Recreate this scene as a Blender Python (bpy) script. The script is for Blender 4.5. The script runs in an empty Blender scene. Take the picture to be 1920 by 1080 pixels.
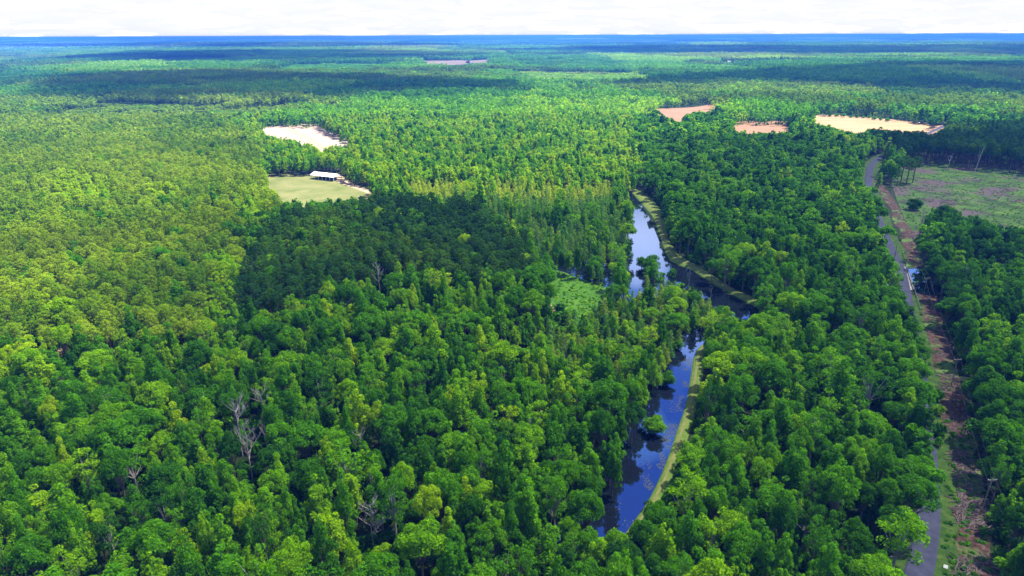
import bpy, math, random
import numpy as np
from mathutils import Matrix, Vector

# ------------------------------------------------------------------ camera, sky, sun, exposure
S = bpy.context.scene
COL = S.collection
H = 120.0
FX = 1280.0
PITCH = math.atan((540 - 66) / FX)
ROLL = 7 / 1920.0
F = np.array([0, math.cos(PITCH), -math.sin(PITCH)])
U0 = np.array([0, math.sin(PITCH), math.cos(PITCH)])
R0 = np.array([1.0, 0, 0])
RV = R0 * math.cos(ROLL) - U0 * math.sin(ROLL)
UV = U0 * math.cos(ROLL) + R0 * math.sin(ROLL)
cam_d = bpy.data.cameras.new('camera')
cam = bpy.data.objects.new('camera', cam_d)
COL.objects.link(cam)
cam.matrix_world = Matrix(((RV[0], UV[0], -F[0], 0), (RV[1], UV[1], -F[1], 0), (RV[2], UV[2], -F[2], H), (0, 0, 0, 1)))
cam_d.sensor_width = 36
cam_d.lens = 36 * FX / 1920
cam_d.clip_start = 1
cam_d.clip_end = 120000
S.camera = cam

SUN_DIR = Vector((0.42, 0.16, 0.90)).normalized()      # towards the sun
w = bpy.data.worlds.new('World')
S.world = w
w.use_nodes = True
nt = w.node_tree
nt.nodes.clear()
wo = nt.nodes.new('ShaderNodeOutputWorld')
bg = nt.nodes.new('ShaderNodeBackground')
bg.inputs['Strength'].default_value = 0.095
sky = nt.nodes.new('ShaderNodeTexSky')
sky.sky_type = 'NISHITA'
sky.sun_disc = False
sky.sun_elevation = math.asin(SUN_DIR.z)
sky.sun_rotation = math.atan2(SUN_DIR.x, SUN_DIR.y)
sky.altitude = 100
sky.air_density = 1.0
sky.dust_density = 0.6
sky.ozone_density = 2.0
tc = nt.nodes.new('ShaderNodeTexCoord')
sep = nt.nodes.new('ShaderNodeSeparateXYZ')
nt.links.new(tc.outputs['Generated'], sep.inputs[0])
def wmath(op, a, b=None, c=None):
    n = nt.nodes.new('ShaderNodeMath'); n.operation = op
    for i, x in enumerate((a, b, c)):
        if x is None: continue
        if isinstance(x, (int, float)): n.inputs[i].default_value = x
        else: nt.links.new(x, n.inputs[i])
    return n.outputs[0]
zz = wmath('ADD', wmath('MAXIMUM', sep.outputs['Z'], 0.0), 0.13)
cmb = nt.nodes.new('ShaderNodeCombineXYZ')
nt.links.new(wmath('DIVIDE', sep.outputs['X'], zz), cmb.inputs[0])
nt.links.new(wmath('DIVIDE', sep.outputs['Y'], zz), cmb.inputs[1])
nz = nt.nodes.new('ShaderNodeTexNoise')
nz.inputs['Scale'].default_value = 1.7
nz.inputs['Detail'].default_value = 8
nz.inputs['Roughness'].default_value = 0.62
nt.links.new(cmb.outputs[0], nz.inputs['Vector'])
# cloud cover: broken overhead, nearly closed towards the horizon
el = nt.nodes.new('ShaderNodeMapRange')
el.inputs['From Min'].default_value = 0.05; el.inputs['From Max'].default_value = 0.33
el.inputs['To Min'].default_value = 0.34; el.inputs['To Max'].default_value = 0.9
nt.links.new(sep.outputs['Z'], el.inputs['Value'])
mr = nt.nodes.new('ShaderNodeMapRange'); mr.interpolation_type = 'SMOOTHSTEP'
# single clouds further up: an unseen overhead mass added to whiten top light, puffs ahead over the canal
def blob(azd, eld, c0, c1):
    a, e = math.radians(azd), math.radians(eld)
    n = nt.nodes.new('ShaderNodeVectorMath'); n.operation = 'DOT_PRODUCT'
    nt.links.new(tc.outputs['Generated'], n.inputs[0]); n.inputs[1].default_value = (math.sin(a) * math.cos(e), math.cos(a) * math.cos(e), math.sin(e))
    m_ = nt.nodes.new('ShaderNodeMapRange'); nt.links.new(n.outputs['Value'], m_.inputs['Value'])
    m_.inputs['From Min'].default_value = math.cos(math.radians(c0)); m_.inputs['From Max'].default_value = math.cos(math.radians(c1))
    return m_.outputs[0]
lift = wmath('MAXIMUM', wmath('MAXIMUM', blob(11, 17.5, 5, 1), blob(16.5, 24.5, 3.2, .5)), wmath('MAXIMUM', blob(29, 19, 4, 1), wmath('MULTIPLY', blob(20, 88, 34, 20), 1.4)))
nzl = wmath('ADD', nz.outputs['Fac'], wmath('MULTIPLY', lift, .7))
nt.links.new(nzl, mr.inputs['Value'])
nt.links.new(el.outputs[0], mr.inputs['From Min'])
nt.links.new(wmath('ADD', el.outputs[0], 0.16), mr.inputs['From Max'])
mixc = nt.nodes.new('ShaderNodeMix'); mixc.data_type = 'RGBA'
nt.links.new(mr.outputs[0], mixc.inputs['Factor'])
nt.links.new(sky.outputs[0], mixc.inputs['A'])
cloudc = nt.nodes.new('ShaderNodeMix'); cloudc.data_type = 'RGBA'
nz2 = nt.nodes.new('ShaderNodeTexNoise'); nz2.inputs['Scale'].default_value = 3.2; nz2.inputs['Detail'].default_value = 6
nt.links.new(cmb.outputs[0], nz2.inputs['Vector'])
nt.links.new(nz2.outputs['Fac'], cloudc.inputs['Factor'])
cloudc.inputs['A'].default_value = (2.42, 2.42, 2.45, 1)
cloudc.inputs['B'].default_value = (1.98, 2.06, 2.22, 1)
boost = nt.nodes.new('ShaderNodeMix'); boost.data_type = 'RGBA'; boost.blend_type = 'MULTIPLY'; boost.inputs['Factor'].default_value = 1
puff = wmath('MAXIMUM', wmath('MAXIMUM', blob(11, 17.5, 5, 1), blob(16.5, 24.5, 3.2, .5)), blob(29, 19, 4, 1))
nt.links.new(cloudc.outputs['Result'], boost.inputs['A']); nt.links.new(wmath('MULTIPLY_ADD', puff, 2.2, 1.0), boost.inputs['B'])
nt.links.new(boost.outputs['Result'], mixc.inputs['B'])
nt.links.new(mixc.outputs['Result'], bg.inputs['Color'])
nt.links.new(bg.outputs[0], wo.inputs[0])

sun_d = bpy.data.lights.new('sun', 'SUN')
sun_d.energy = 5.0
sun_d.angle = math.radians(0.5)
sun_d.color = (1.0, 0.92, 0.74)
sun = bpy.data.objects.new('sun', sun_d)
COL.objects.link(sun)
sun.rotation_euler = (-SUN_DIR).to_track_quat('-Z', 'Y').to_euler()
sun.location = (0, 0, 3000)

S.view_settings.view_transform = 'Standard'
S.view_settings.look = 'None'
S.view_settings.exposure = 2.22
S.view_settings.gamma = 1
S.cycles.max_bounces = 6
S.cycles.diffuse_bounces = 3
S.cycles.glossy_bounces = 2
S.cycles.transmission_bounces = 3
S.cycles.transparent_max_bounces = 12
S.cycles.volume_bounces = 0
S.cycles.use_denoising = True
S.cycles.caustics_reflective = False
S.cycles.caustics_refractive = False

rng = np.random.default_rng(11)
random.seed(5)

# ------------------------------------------------------------------ projection helpers
def ground(u, v, z0=0.0):
    d = F + RV * ((u - 960) / FX) - UV * ((v - 540) / FX)
    t = (z0 - H) / d[2]
    return np.array([d[0] * t, d[1] * t, z0])
def G(pts, z0=0.0):
    return [ground(u, v, z0) for u, v in pts]
def project(P):
    P = np.asarray(P, float) - np.array([0, 0, H])
    z = P @ F
    zs = np.where(z > 1, z, 1)
    u = 960 + FX * (P @ RV) / zs
    v = 540 - FX * (P @ UV) / zs
    return np.where(z > 1, u, -9999), np.where(z > 1, v, -9999)
def inside(u, v, poly):
    u = np.asarray(u); v = np.asarray(v)
    c = np.zeros(u.shape, bool)
    n = len(poly)
    for i in range(n):
        x1, y1 = poly[i][:2]; x2, y2 = poly[(i + 1) % n][:2]
        if y1 == y2: continue
        c ^= ((y1 > v) != (y2 > v)) & (u < (x2 - x1) * (v - y1) / (y2 - y1) + x1)
    return c
def vnoise(x, y, seed=0):
    x = np.asarray(x, float); y = np.asarray(y, float)
    xi = np.floor(x).astype(np.int64); yi = np.floor(y).astype(np.int64)
    xf = x - xi; yf = y - yi
    xf = xf * xf * (3 - 2 * xf); yf = yf * yf * (3 - 2 * yf)
    def h(a, b):
        n = (a * 374761393 + b * 668265263 + seed * 982451653) & 0x7fffffff
        n = ((n ^ (n >> 13)) * 1274126177) & 0x7fffffff
        return ((n ^ (n >> 16)) & 0xffff) / 65535.0
    return (h(xi, yi) * (1 - xf) + h(xi + 1, yi) * xf) * (1 - yf) + (h(xi, yi + 1) * (1 - xf) + h(xi + 1, yi + 1) * xf) * yf
def fbm(x, y, seed=0, o=3):
    s = 0; a = .5; t = 0
    for k in range(o):
        s = s + a * vnoise(np.asarray(x) * 2 ** k, np.asarray(y) * 2 ** k, seed + k); t += a; a *= .5
    return s / t

# ------------------------------------------------------------------ object helpers
def tag(o, label=None, cat=None, group=None, kind=None):
    if label: o['label'] = label
    if cat: o['category'] = cat
    if group: o['group'] = group
    if kind: o['kind'] = kind
    return o
def link(o, parent=None):
    COL.objects.link(o)
    if parent is not None: o.parent = parent
    return o
def empty(name, loc, rz=0.0):
    o = bpy.data.objects.new(name, None)
    o.empty_display_size = 1
    COL.objects.link(o)
    o.location = loc; o.rotation_euler = (0, 0, rz)
    return o

class MB:
    """collects verts / faces / per-face tone; builds one mesh"""
    def __init__(s): s.v = []; s.f = []; s.var = []; s.mi = []; s.n = 0
    def add(s, v, f, var=0.5, mi=0):
        s.v.append(np.asarray(v, float).reshape(-1, 3))
        for q in f: s.f.append(tuple(int(i) + s.n for i in q))
        k = len(f)
        s.var.append(np.full(k, var) if np.isscalar(var) else np.asarray(var, float))
        s.mi.append(np.full(k, mi))
        s.n += len(s.v[-1])
    def quads(s, V, var, mi=0):
        V = np.asarray(V, float)
        k = len(V)
        base = np.arange(k)[:, None] * 4 + np.arange(4)[None] + s.n
        s.v.append(V.reshape(-1, 3)); s.f.extend(map(tuple, base.tolist()))
        s.var.append(np.asarray(var, float)); s.mi.append(np.full(k, mi)); s.n += 4 * k
    def box(s, c, size, rz=0.0, mi=0, M=None):
        x, y, z = np.array(size) / 2
        p = np.array([(-x, -y, -z), (x, -y, -z), (x, y, -z), (-x, y, -z), (-x, -y, z), (x, -y, z), (x, y, z), (-x, y, z)])
        if rz:
            cs, sn = math.cos(rz), math.sin(rz)
            p = np.stack([p[:, 0] * cs - p[:, 1] * sn, p[:, 0] * sn + p[:, 1] * cs, p[:, 2]], 1)
        s.add(p + np.array(c), [(0, 3, 2, 1), (4, 5, 6, 7), (0, 1, 5, 4), (1, 2, 6, 5), (2, 3, 7, 6), (3, 0, 4, 7)], .5, mi)
    def tube(s, pts, rad, sides=6, var=.5, mi=0, caps=True):
        pts = np.asarray(pts, float); n = len(pts)
        rad = np.full(n, rad) if np.isscalar(rad) else np.asarray(rad, float)
        V = []
        for i in range(n):
            d = pts[min(i + 1, n - 1)] - pts[max(i - 1, 0)]
            d = d / (np.linalg.norm(d) + 1e-9)
            a = np.cross(d, [0, 0, 1.0]) if abs(d[2]) < .95 else np.cross(d, [1.0, 0, 0])
            a /= np.linalg.norm(a); b = np.cross(d, a)
            for k in range(sides):
                t = 2 * math.pi * k / sides
                V.append(pts[i] + rad[i] * (a * math.cos(t) + b * math.sin(t)))
        f = []
        for i in range(n - 1):
            for k in range(sides):
                k2 = (k + 1) % sides
                f.append((i * sides + k, i * sides + k2, (i + 1) * sides + k2, (i + 1) * sides + k))
        if caps and sides > 2:
            f.append(tuple(range(sides - 1, -1, -1))); f.append(tuple((n - 1) * sides + k for k in range(sides)))
        s.add(V, f, var, mi)
    def mesh(s, name, mats):
        me = bpy.data.meshes.new(name)
        V = np.concatenate(s.v) if s.v else np.zeros((0, 3))
        me.from_pydata(V.tolist(), [], s.f)
        at = me.attributes.new('var', 'FLOAT', 'FACE')
        at.data.foreach_set('value', np.concatenate(s.var).astype(np.float32))
        for m in mats: me.materials.append(m)
        me.polygons.foreach_set('material_index', np.concatenate(s.mi).astype(np.int32))
        me.update()
        return me
    def build(s, name, mats, parent=None, link_it=True):
        o = bpy.data.objects.new(name, s.mesh(name, mats if isinstance(mats, (list, tuple)) else [mats]))
        if link_it: link(o, parent)
        return o

# ------------------------------------------------------------------ materials
def newmat(name):
    m = bpy.data.materials.new(name); m.use_nodes = True
    n = m.node_tree.nodes; n.clear()
    out = n.new('ShaderNodeOutputMaterial')
    return m, n, m.node_tree.links, out
def ramp(n, stops):
    r = n.new('ShaderNodeValToRGB')
    e = r.color_ramp.elements
    while len(e) < len(stops): e.new(0.5)
    for i, (p, c) in enumerate(stops):
        e[i].position = p; e[i].color = (*c, 1)
    return r
def simple(name, col, rough=.85, spec=.2, noise=0.0, scale=1.0, metallic=0.0, col2=None):
    m, n, l, out = newmat(name)
    b = n.new('ShaderNodeBsdfPrincipled')
    b.inputs['Roughness'].default_value = rough
    b.inputs['Specular IOR Level'].default_value = spec
    b.inputs['Metallic'].default_value = metallic
    tcn = n.new('ShaderNodeTexCoord')
    nz = n.new('ShaderNodeTexNoise'); nz.inputs['Scale'].default_value = scale; nz.inputs['Detail'].default_value = 5
    l.new(tcn.outputs['Object'], nz.inputs['Vector'])
    c2 = col2 if col2 else tuple(c * (1 - noise) for c in col)
    r = ramp(n, [(.35, c2), (.65, col)])
    l.new(nz.outputs['Fac'], r.inputs[0]); l.new(r.outputs[0], b.inputs['Base Color'])
    l.new(b.outputs[0], out.inputs[0])
    return m
def leafmat(name, stops, trans=.42, amp=.4):
    m, n, l, out = newmat(name)
    ta = n.new('ShaderNodeAttribute'); ta.attribute_type = 'INSTANCER'; ta.attribute_name = 'tint'
    va = n.new('ShaderNodeAttribute'); va.attribute_type = 'GEOMETRY'; va.attribute_name = 'var'
    r = ramp(n, stops)
    a = n.new('ShaderNodeMath'); a.operation = 'MULTIPLY_ADD'
    l.new(va.outputs['Fac'], a.inputs[0]); a.inputs[1].default_value = .75 * amp
    a2 = n.new('ShaderNodeMath'); a2.operation = 'SUBTRACT'; l.new(ta.outputs['Fac'], a2.inputs[0]); a2.inputs[1].default_value = .375 * amp
    l.new(a2.outputs[0], a.inputs[2])
    l.new(a.outputs[0], r.inputs[0])
    mul = n.new('ShaderNodeMix'); mul.data_type = 'RGBA'; mul.blend_type = 'MULTIPLY'; mul.inputs['Factor'].default_value = 1
    mrn = n.new('ShaderNodeMapRange'); mrn.inputs['To Min'].default_value = 1 - amp; mrn.inputs['To Max'].default_value = 1 + amp
    l.new(va.outputs['Fac'], mrn.inputs['Value'])
    l.new(r.outputs[0], mul.inputs['A']); l.new(mrn.outputs[0], mul.inputs['B'])
    d = n.new('ShaderNodeBsdfDiffuse'); t = n.new('ShaderNodeBsdfTranslucent')
    l.new(mul.outputs['Result'], d.inputs[0])
    ty = n.new('ShaderNodeMix'); ty.data_type = 'RGBA'; ty.blend_type = 'MULTIPLY'; ty.inputs['Factor'].default_value = 1
    l.new(mul.outputs['Result'], ty.inputs['A']); ty.inputs['B'].default_value = (1.5, 1.5, .6, 1)
    l.new(ty.outputs['Result'], t.inputs[0])
    mx = n.new('ShaderNodeMixShader'); mx.inputs[0].default_value = trans
    l.new(d.outputs[0], mx.inputs[1]); l.new(t.outputs[0], mx.inputs[2])
    l.new(mx.outputs[0], out.inputs[0])
    return m

M = {}
M['leaf'] = leafmat('broadleaf_leaves', [(0, (.014, .058, .008)), (.3, (.030, .112, .004)), (.55, (.054, .178, .003)), (.8, (.118, .255, .003)), (1, (.20, .305, .004))])
M['needle'] = leafmat('pine_needles', [(0, (.012, .045, .010)), (.35, (.026, .08, .007)), (.6, (.058, .13, .006)), (.85, (.108, .19, .006)), (1, (.15, .225, .010))], .25, .22)
M['cypress'] = leafmat('cypress_leaves', [(0, (.018, .08, .014)), (.4, (.042, .14, .014)), (.7, (.085, .19, .016)), (1, (.21, .28, .010))], .35)
M['bark'] = simple('bark', (.16, .13, .11), .95, .05, .5, 1.5)
M['pinebark'] = simple('pine_bark', (.10, .07, .06), .95, .05, .5, 1.5)
M['palebark'] = simple('pale_bark', (.30, .27, .25), .95, .05, .35, 1.5)
M['deadwood'] = simple('dead_wood', (.25, .225, .235), .95, .05, .35, 1.2)
M['palewood'] = simple('bleached_dead_wood', (.34, .31, .31), .95, .05, .3, 1.2)
M['wood'] = simple('weathered_pole_wood', (.20, .185, .175), .9, .1, .3, 2)
M['wire'] = simple('wire_metal', (.09, .09, .095), .5, .4)
M['ceramic'] = simple('insulator_ceramic', (.5, .5, .5), .3, .5)
M['concrete'] = simple('concrete', (.15, .148, .15), .9, .2, .25, .6)
M['steel'] = simple('galvanised_steel', (.13, .135, .14), .7, .3, .15, 2)
M['whitemetal'] = simple('white_roof_metal', (.62, .61, .61), .6, .3, .16, .3)
M['greymetal'] = simple('grey_roof_metal', (.30, .33, .38), .6, .4, .15, .6)
M['wallwhite'] = simple('pale_wall', (.62, .60, .57), .8, .2, .1, .6)
M['dark'] = simple('dark_stored_goods', (.035, .03, .035), .8, .2, .4, .8)
M['reflectblue'] = simple('blue_roof_reflection', (.06, .08, .22), .6, .3, .2, .5)
M['signwhite'] = simple('white_sign_paint', (.75, .77, .78), .5, .4, .04, 3)
M['slash'] = simple('slash_wood', (.11, .09, .092), .95, .05, .4, 2)
M['weed'] = simple('water_weed', (.05, .062, .058), .8, .2, .4, 1.0)
M['glass'] = simple('dark_window_glass', (.03, .035, .04), .1, .6)

def ground_mat(name, stops, scale, detail=6, rough=.95, stretch=None, second=None, bump=0.0):
    """noise driven soil / grass / sand"""
    m, n, l, out = newmat(name)
    b = n.new('ShaderNodeBsdfPrincipled'); b.inputs['Roughness'].default_value = rough
    b.inputs['Specular IOR Level'].default_value = .08
    g = n.new('ShaderNodeNewGeometry')
    nz = n.new('ShaderNodeTexNoise'); nz.inputs['Scale'].default_value = scale; nz.inputs['Detail'].default_value = detail; nz.inputs['Roughness'].default_value = .62
    if stretch:
        mp = n.new('ShaderNodeMapping'); mp.inputs['Rotation'].default_value = (0, 0, stretch[0]); mp.inputs['Scale'].default_value = (stretch[1], stretch[2], 1)
        l.new(g.outputs['Position'], mp.inputs['Vector']); l.new(mp.outputs[0], nz.inputs['Vector'])
    else:
        l.new(g.outputs['Position'], nz.inputs['Vector'])
    r = ramp(n, stops); l.new(nz.outputs['Fac'], r.inputs[0])
    col = r.outputs[0]
    if second:
        sc, p0, p1, c2 = second
        n2 = n.new('ShaderNodeTexNoise'); n2.inputs['Scale'].default_value = sc; n2.inputs['Detail'].default_value = 5
        l.new(g.outputs['Position'], n2.inputs['Vector'])
        mrn = n.new('ShaderNodeMapRange'); mrn.inputs['From Min'].default_value = p0; mrn.inputs['From Max'].default_value = p1
        l.new(n2.outputs['Fac'], mrn.inputs['Value'])
        mx = n.new('ShaderNodeMix'); mx.data_type = 'RGBA'; l.new(mrn.outputs[0], mx.inputs['Factor'])
        l.new(col, mx.inputs['A']); mx.inputs['B'].default_value = (*c2, 1); col = mx.outputs['Result']
    l.new(col, b.inputs['Base Color'])
    if bump:
        bp = n.new('ShaderNodeBump'); bp.inputs['Strength'].default_value = bump; bp.inputs['Distance'].default_value = .4
        l.new(nz.outputs['Fac'], bp.inputs['Height']); l.new(bp.outputs[0], b.inputs['Normal'])
    l.new(b.outputs[0], out.inputs[0])
    return m
M['ground'] = ground_mat('forest_floor', [(.3, (.004, .009, .003)), (.5, (.008, .017, .005)), (.7, (.016, .024, .008))], .06)
M['meadow'] = ground_mat('meadow_grass', [(.3, (.016, .055, .007)), (.5, (.034, .10, .009)), (.7, (.062, .135, .013))], .12, second=(.03, .60, .72, (.17, .12, .06)), bump=.6)
M['verge'] = ground_mat('verge_grass', [(.3, (.009, .027, .005)), (.5, (.019, .046, .007)), (.7, (.042, .066, .013))], .35, bump=.5)
M['levee'] = ground_mat('levee_grass', [(.3, (.035, .075, .011)), (.5, (.062, .105, .018)), (.72, (.105, .115, .034))], .25, bump=.4)
M['track'] = ground_mat('levee_track', [(.3, (.07, .095, .024)), (.6, (.115, .105, .045))], .4)
M['brush'] = ground_mat('cut_brush', [(.3, (.014, .008, .007)), (.5, (.038, .022, .019)), (.7, (.085, .058, .05))], .55, second=(.07, .52, .66, (.05, .11, .02)), bump=1.0)
M['clearcut'] = ground_mat('clearcut_regrowth', [(.36, (.013, .034, .008)), (.5, (.026, .06, .010)), (.68, (.05, .088, .014))], .07, second=(.03, .50, .60, (.05, .038, .042)), bump=.8)
M['sand'] = ground_mat('sandy_soil', [(.3, (.18, .125, .10)), (.5, (.225, .18, .155)), (.7, (.255, .22, .20))], .05, stretch=(.9, 5, .3), second=(.02, .52, .72, (.17, .12, .085)))
M['rows'] = None
M['redsoil'] = ground_mat('red_soil', [(.3, (.09, .05, .03)), (.5, (.15, .085, .055)), (.7, (.20, .13, .09))], .05, stretch=(.1, .5, 8))
M['tansoil'] = ground_mat('tan_stubble', [(.3, (.14, .085, .045)), (.5, (.20, .135, .075)), (.7, (.24, .17, .115))], .03, stretch=(.15, .5, 5))
M['dirt'] = ground_mat('dirt_track', [(.3, (.19, .135, .09)), (.7, (.27, .205, .15))], .2)
M['farfield'] = ground_mat('pale_far_field', [(.3, (.07, .058, .042)), (.7, (.11, .09, .07))], .01)
M['asphalt'] = ground_mat('asphalt', [(.3, (.019, .022, .042)), (.5, (.026, .030, .056)), (.7, (.036, .040, .068))], .35)
M['paleroad'] = ground_mat('pale_asphalt', [(.3, (.22, .22, .22)), (.7, (.30, .29, .28))], .3)

def rows_mat():
    m, n, l, out = newmat('crop_rows')
    b = n.new('ShaderNodeBsdfPrincipled'); b.inputs['Roughness'].default_value = .95; b.inputs['Specular IOR Level'].default_value = .05
    g = n.new('ShaderNodeNewGeometry')
    mp = n.new('ShaderNodeMapping'); mp.inputs['Rotation'].default_value = (0, 0, .62)
    l.new(g.outputs['Position'], mp.inputs['Vector'])
    wv = n.new('ShaderNodeTexWave'); wv.inputs['Scale'].default_value = .12; wv.inputs['Distortion'].default_value = .6; wv.inputs['Detail'].default_value = 2
    l.new(mp.outputs[0], wv.inputs['Vector'])
    nz = n.new('ShaderNodeTexNoise'); nz.inputs['Scale'].default_value = .06; nz.inputs['Detail'].default_value = 6
    l.new(g.outputs['Position'], nz.inputs['Vector'])
    ad = n.new('ShaderNodeMath'); ad.operation = 'MULTIPLY_ADD'; ad.inputs[1].default_value = .35
    l.new(wv.outputs['Fac'], ad.inputs[0]); l.new(nz.outputs['Fac'], ad.inputs[2])
    r = ramp(n, [(.38, (.042, .065, .016)), (.62, (.08, .095, .032)), (.9, (.125, .12, .058))])
    l.new(ad.outputs[0], r.inputs[0]); l.new(r.outputs[0], b.inputs['Base Color'])
    l.new(b.outputs[0], out.inputs[0])
    return m
M['rows'] = rows_mat()

def water_mat():
    m, n, l, out = newmat('dark_canal_water')
    d = n.new('ShaderNodeBsdfDiffuse')
    g = n.new('ShaderNodeNewGeometry')
    nz = n.new('ShaderNodeTexNoise'); nz.inputs['Scale'].default_value = .9; nz.inputs['Detail'].default_value = 3
    l.new(g.outputs['Position'], nz.inputs['Vector'])
    bp = n.new('ShaderNodeBump'); bp.inputs['Strength'].default_value = .03; bp.inputs['Distance'].default_value = .08
    l.new(nz.outputs['Fac'], bp.inputs['Height'])
    d.inputs[0].default_value = (.004, .006, .012, 1)
    gl = n.new('ShaderNodeBsdfGlossy'); gl.inputs['Roughness'].default_value = .03
    gl.inputs['Color'].default_value = (.11, .29, 1.0, 1)
    # blue sky reflection put into the gloss colour, paling at flat viewing angles
    fc = n.new('ShaderNodeLayerWeight'); fc.inputs['Blend'].default_value = .5
    fm = n.new('ShaderNodeMapRange'); fm.inputs['From Min'].default_value = .50; fm.inputs['From Max'].default_value = .74
    l.new(fc.outputs['Facing'], fm.inputs['Value'])
    gm = n.new('ShaderNodeMix'); gm.data_type = 'RGBA'; gm.inputs['A'].default_value = (.10, .27, .95, 1); gm.inputs['B'].default_value = (.50, .64, 1.0, 1)
    l.new(fm.outputs[0], gm.inputs['Factor']); l.new(gm.outputs['Result'], gl.inputs['Color'])
    l.new(bp.outputs[0], gl.inputs['Normal'])
    lw = n.new('ShaderNodeFresnel'); lw.inputs['IOR'].default_value = 2.25
    mx = n.new('ShaderNodeMixShader')
    l.new(lw.outputs[0], mx.inputs[0]); l.new(d.outputs[0], mx.inputs[1]); l.new(gl.outputs[0], mx.inputs[2])
    l.new(mx.outputs[0], out.inputs[0])
    return m
M['water'] = water_mat()

# ------------------------------------------------------------------ what the photo leaves clear of crowns (pixels of the 1920 wide photo)
W1 = [(1318, 622), (1312, 650), (1300, 668), (1294, 710), (1285, 760), (1270, 805), (1255, 850), (1236, 898), (1214, 938), (1192, 962), (1165, 978), (1140, 984), (1112, 972), (1136, 944), (1164, 918), (1180, 880), (1190, 832), (1206, 798), (1226, 748), (1248, 692), (1260, 668), (1283, 644), (1302, 628)]
L1 = [(1320, 655), (1301, 668), (1294, 710), (1285, 760), (1270, 805), (1255, 850), (1236, 898), (1214, 940), (1228, 942), (1246, 920), (1266, 880), (1280, 835), (1294, 790), (1308, 740), (1314, 690)]
W2a = [(1183, 365), (1198, 382), (1212, 402), (1228, 440), (1246, 483), (1246, 490), (1232, 486), (1225, 470), (1193, 474), (1192, 400)]
W2b = [(1248, 487), (1300, 508), (1345, 540), (1412, 574), (1398, 594), (1382, 592), (1366, 573), (1335, 560), (1300, 532), (1275, 515), (1262, 503), (1250, 500)]
L2 = [(1174, 353), (1188, 364), (1207, 386), (1224, 407), (1233, 430), (1243, 460), (1251, 480), (1262, 492), (1300, 508), (1345, 537), (1412, 572), (1418, 562), (1380, 545), (1345, 525), (1310, 500), (1277, 482), (1262, 465), (1250, 440), (1244, 410), (1230, 385), (1212, 366), (1182, 352)]
CLEAR = dict(
    W1=W1, L1=L1, W2a=W2a, W2b=W2b, L2=L2,
    P1=[(1046, 500), (1097, 499), (1097, 518), (1078, 517), (1050, 507)], P2=[(1131, 485), (1142, 485), (1142, 533), (1131, 527)], P3=[(1178, 480), (1203, 480), (1205, 533), (1186, 533)],
    MEADOW=[(1036, 514), (1072, 519), (1130, 537), (1142, 550), (1120, 566), (1096, 580), (1060, 578), (1040, 560)],
    ROADROW=[(1640, 347), (1668, 345), (1700, 412), (1715, 440), (1722, 478), (1728, 508), (1738, 545), (1765, 600), (1785, 650), (1800, 700), (1812, 760), (1830, 850), (1846, 900), (1850, 990), (1858, 1085), (1712, 1085), (1730, 1010), (1745, 978), (1766, 975), (1764, 900), (1778, 850), (1772, 760), (1756, 700), (1742, 650), (1728, 605), (1712, 606), (1702, 552), (1690, 545), (1686, 505), (1680, 482), (1658, 440), (1646, 426), (1662, 422), (1654, 380)],
    ROADUP=[(1617, 345), (1618, 312), (1630, 293), (1658, 283), (1662, 290), (1650, 305), (1641, 330), (1641, 350)],
    CUT=[(1692, 312), (1760, 310), (1920, 328), (1990, 332), (1990, 425), (1880, 425), (1800, 393), (1745, 390), (1722, 436), (1702, 412), (1672, 345)],
    PONDR=[(1703, 508), (1728, 508), (1728, 546), (1710, 540)],
    F1=[(489, 241), (500, 237), (570, 234), (598, 236), (604, 246), (618, 254), (652, 266), (652, 274), (625, 271), (601, 281), (580, 268), (560, 263), (530, 257), (500, 252)],
    F2=[(500, 331), (560, 330), (640, 326), (650, 344), (690, 352), (703, 362), (685, 368), (660, 371), (640, 376), (600, 379), (530, 378), (515, 360)],
    F3a=[(1232, 207), (1241, 214), (1262, 222), (1274, 229), (1281, 215), (1300, 209), (1340, 199), (1325, 198), (1295, 203), (1260, 205)],
    F3b=[(1377, 230), (1420, 229), (1486, 231), (1478, 245), (1440, 248), (1377, 245)],
    F4=[(1522, 226), (1532, 218), (1580, 218), (1700, 229), (1752, 236), (1742, 246), (1690, 244), (1640, 240), (1600, 248), (1575, 240), (1550, 235)],
    F4R=[(1734, 250), (1752, 240), (1782, 226), (1776, 236), (1756, 249)],
    F5=[(792, 114), (868, 114), (868, 118.5), (800, 118)], F5b=[(890, 113), (958, 111), (890, 116)], F6=[(1070, 153.5), (1112, 152.5), (1110, 155), (1080, 156)],
    SNAG1=[(452, 800), (470, 778), (488, 800), (492, 850), (478, 890), (466, 872), (450, 852)], SNAG2=[(706, 500), (720, 500), (720, 548), (710, 552)], SNAG3=[(500, 832), (507, 832), (507, 856), (502, 856)], SNAG4=[(688, 965), (714, 965), (706, 1020), (696, 1020)],
    HOUSEA=[(1358, 116.5), (1392, 116.5), (1392, 118.5), (1358, 118.5)], HOUSEB=[(1446, 116.5), (1456, 116.5), (1456, 118), (1446, 118)], FARM=[(1494, 241), (1512, 240), (1520, 246), (1496, 247)],
    SANDA=[(104, 650), (121, 650), (120, 660), (106, 660)], SANDB=[(461, 486), (474, 486), (472, 498), (463, 497)],
)

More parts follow.
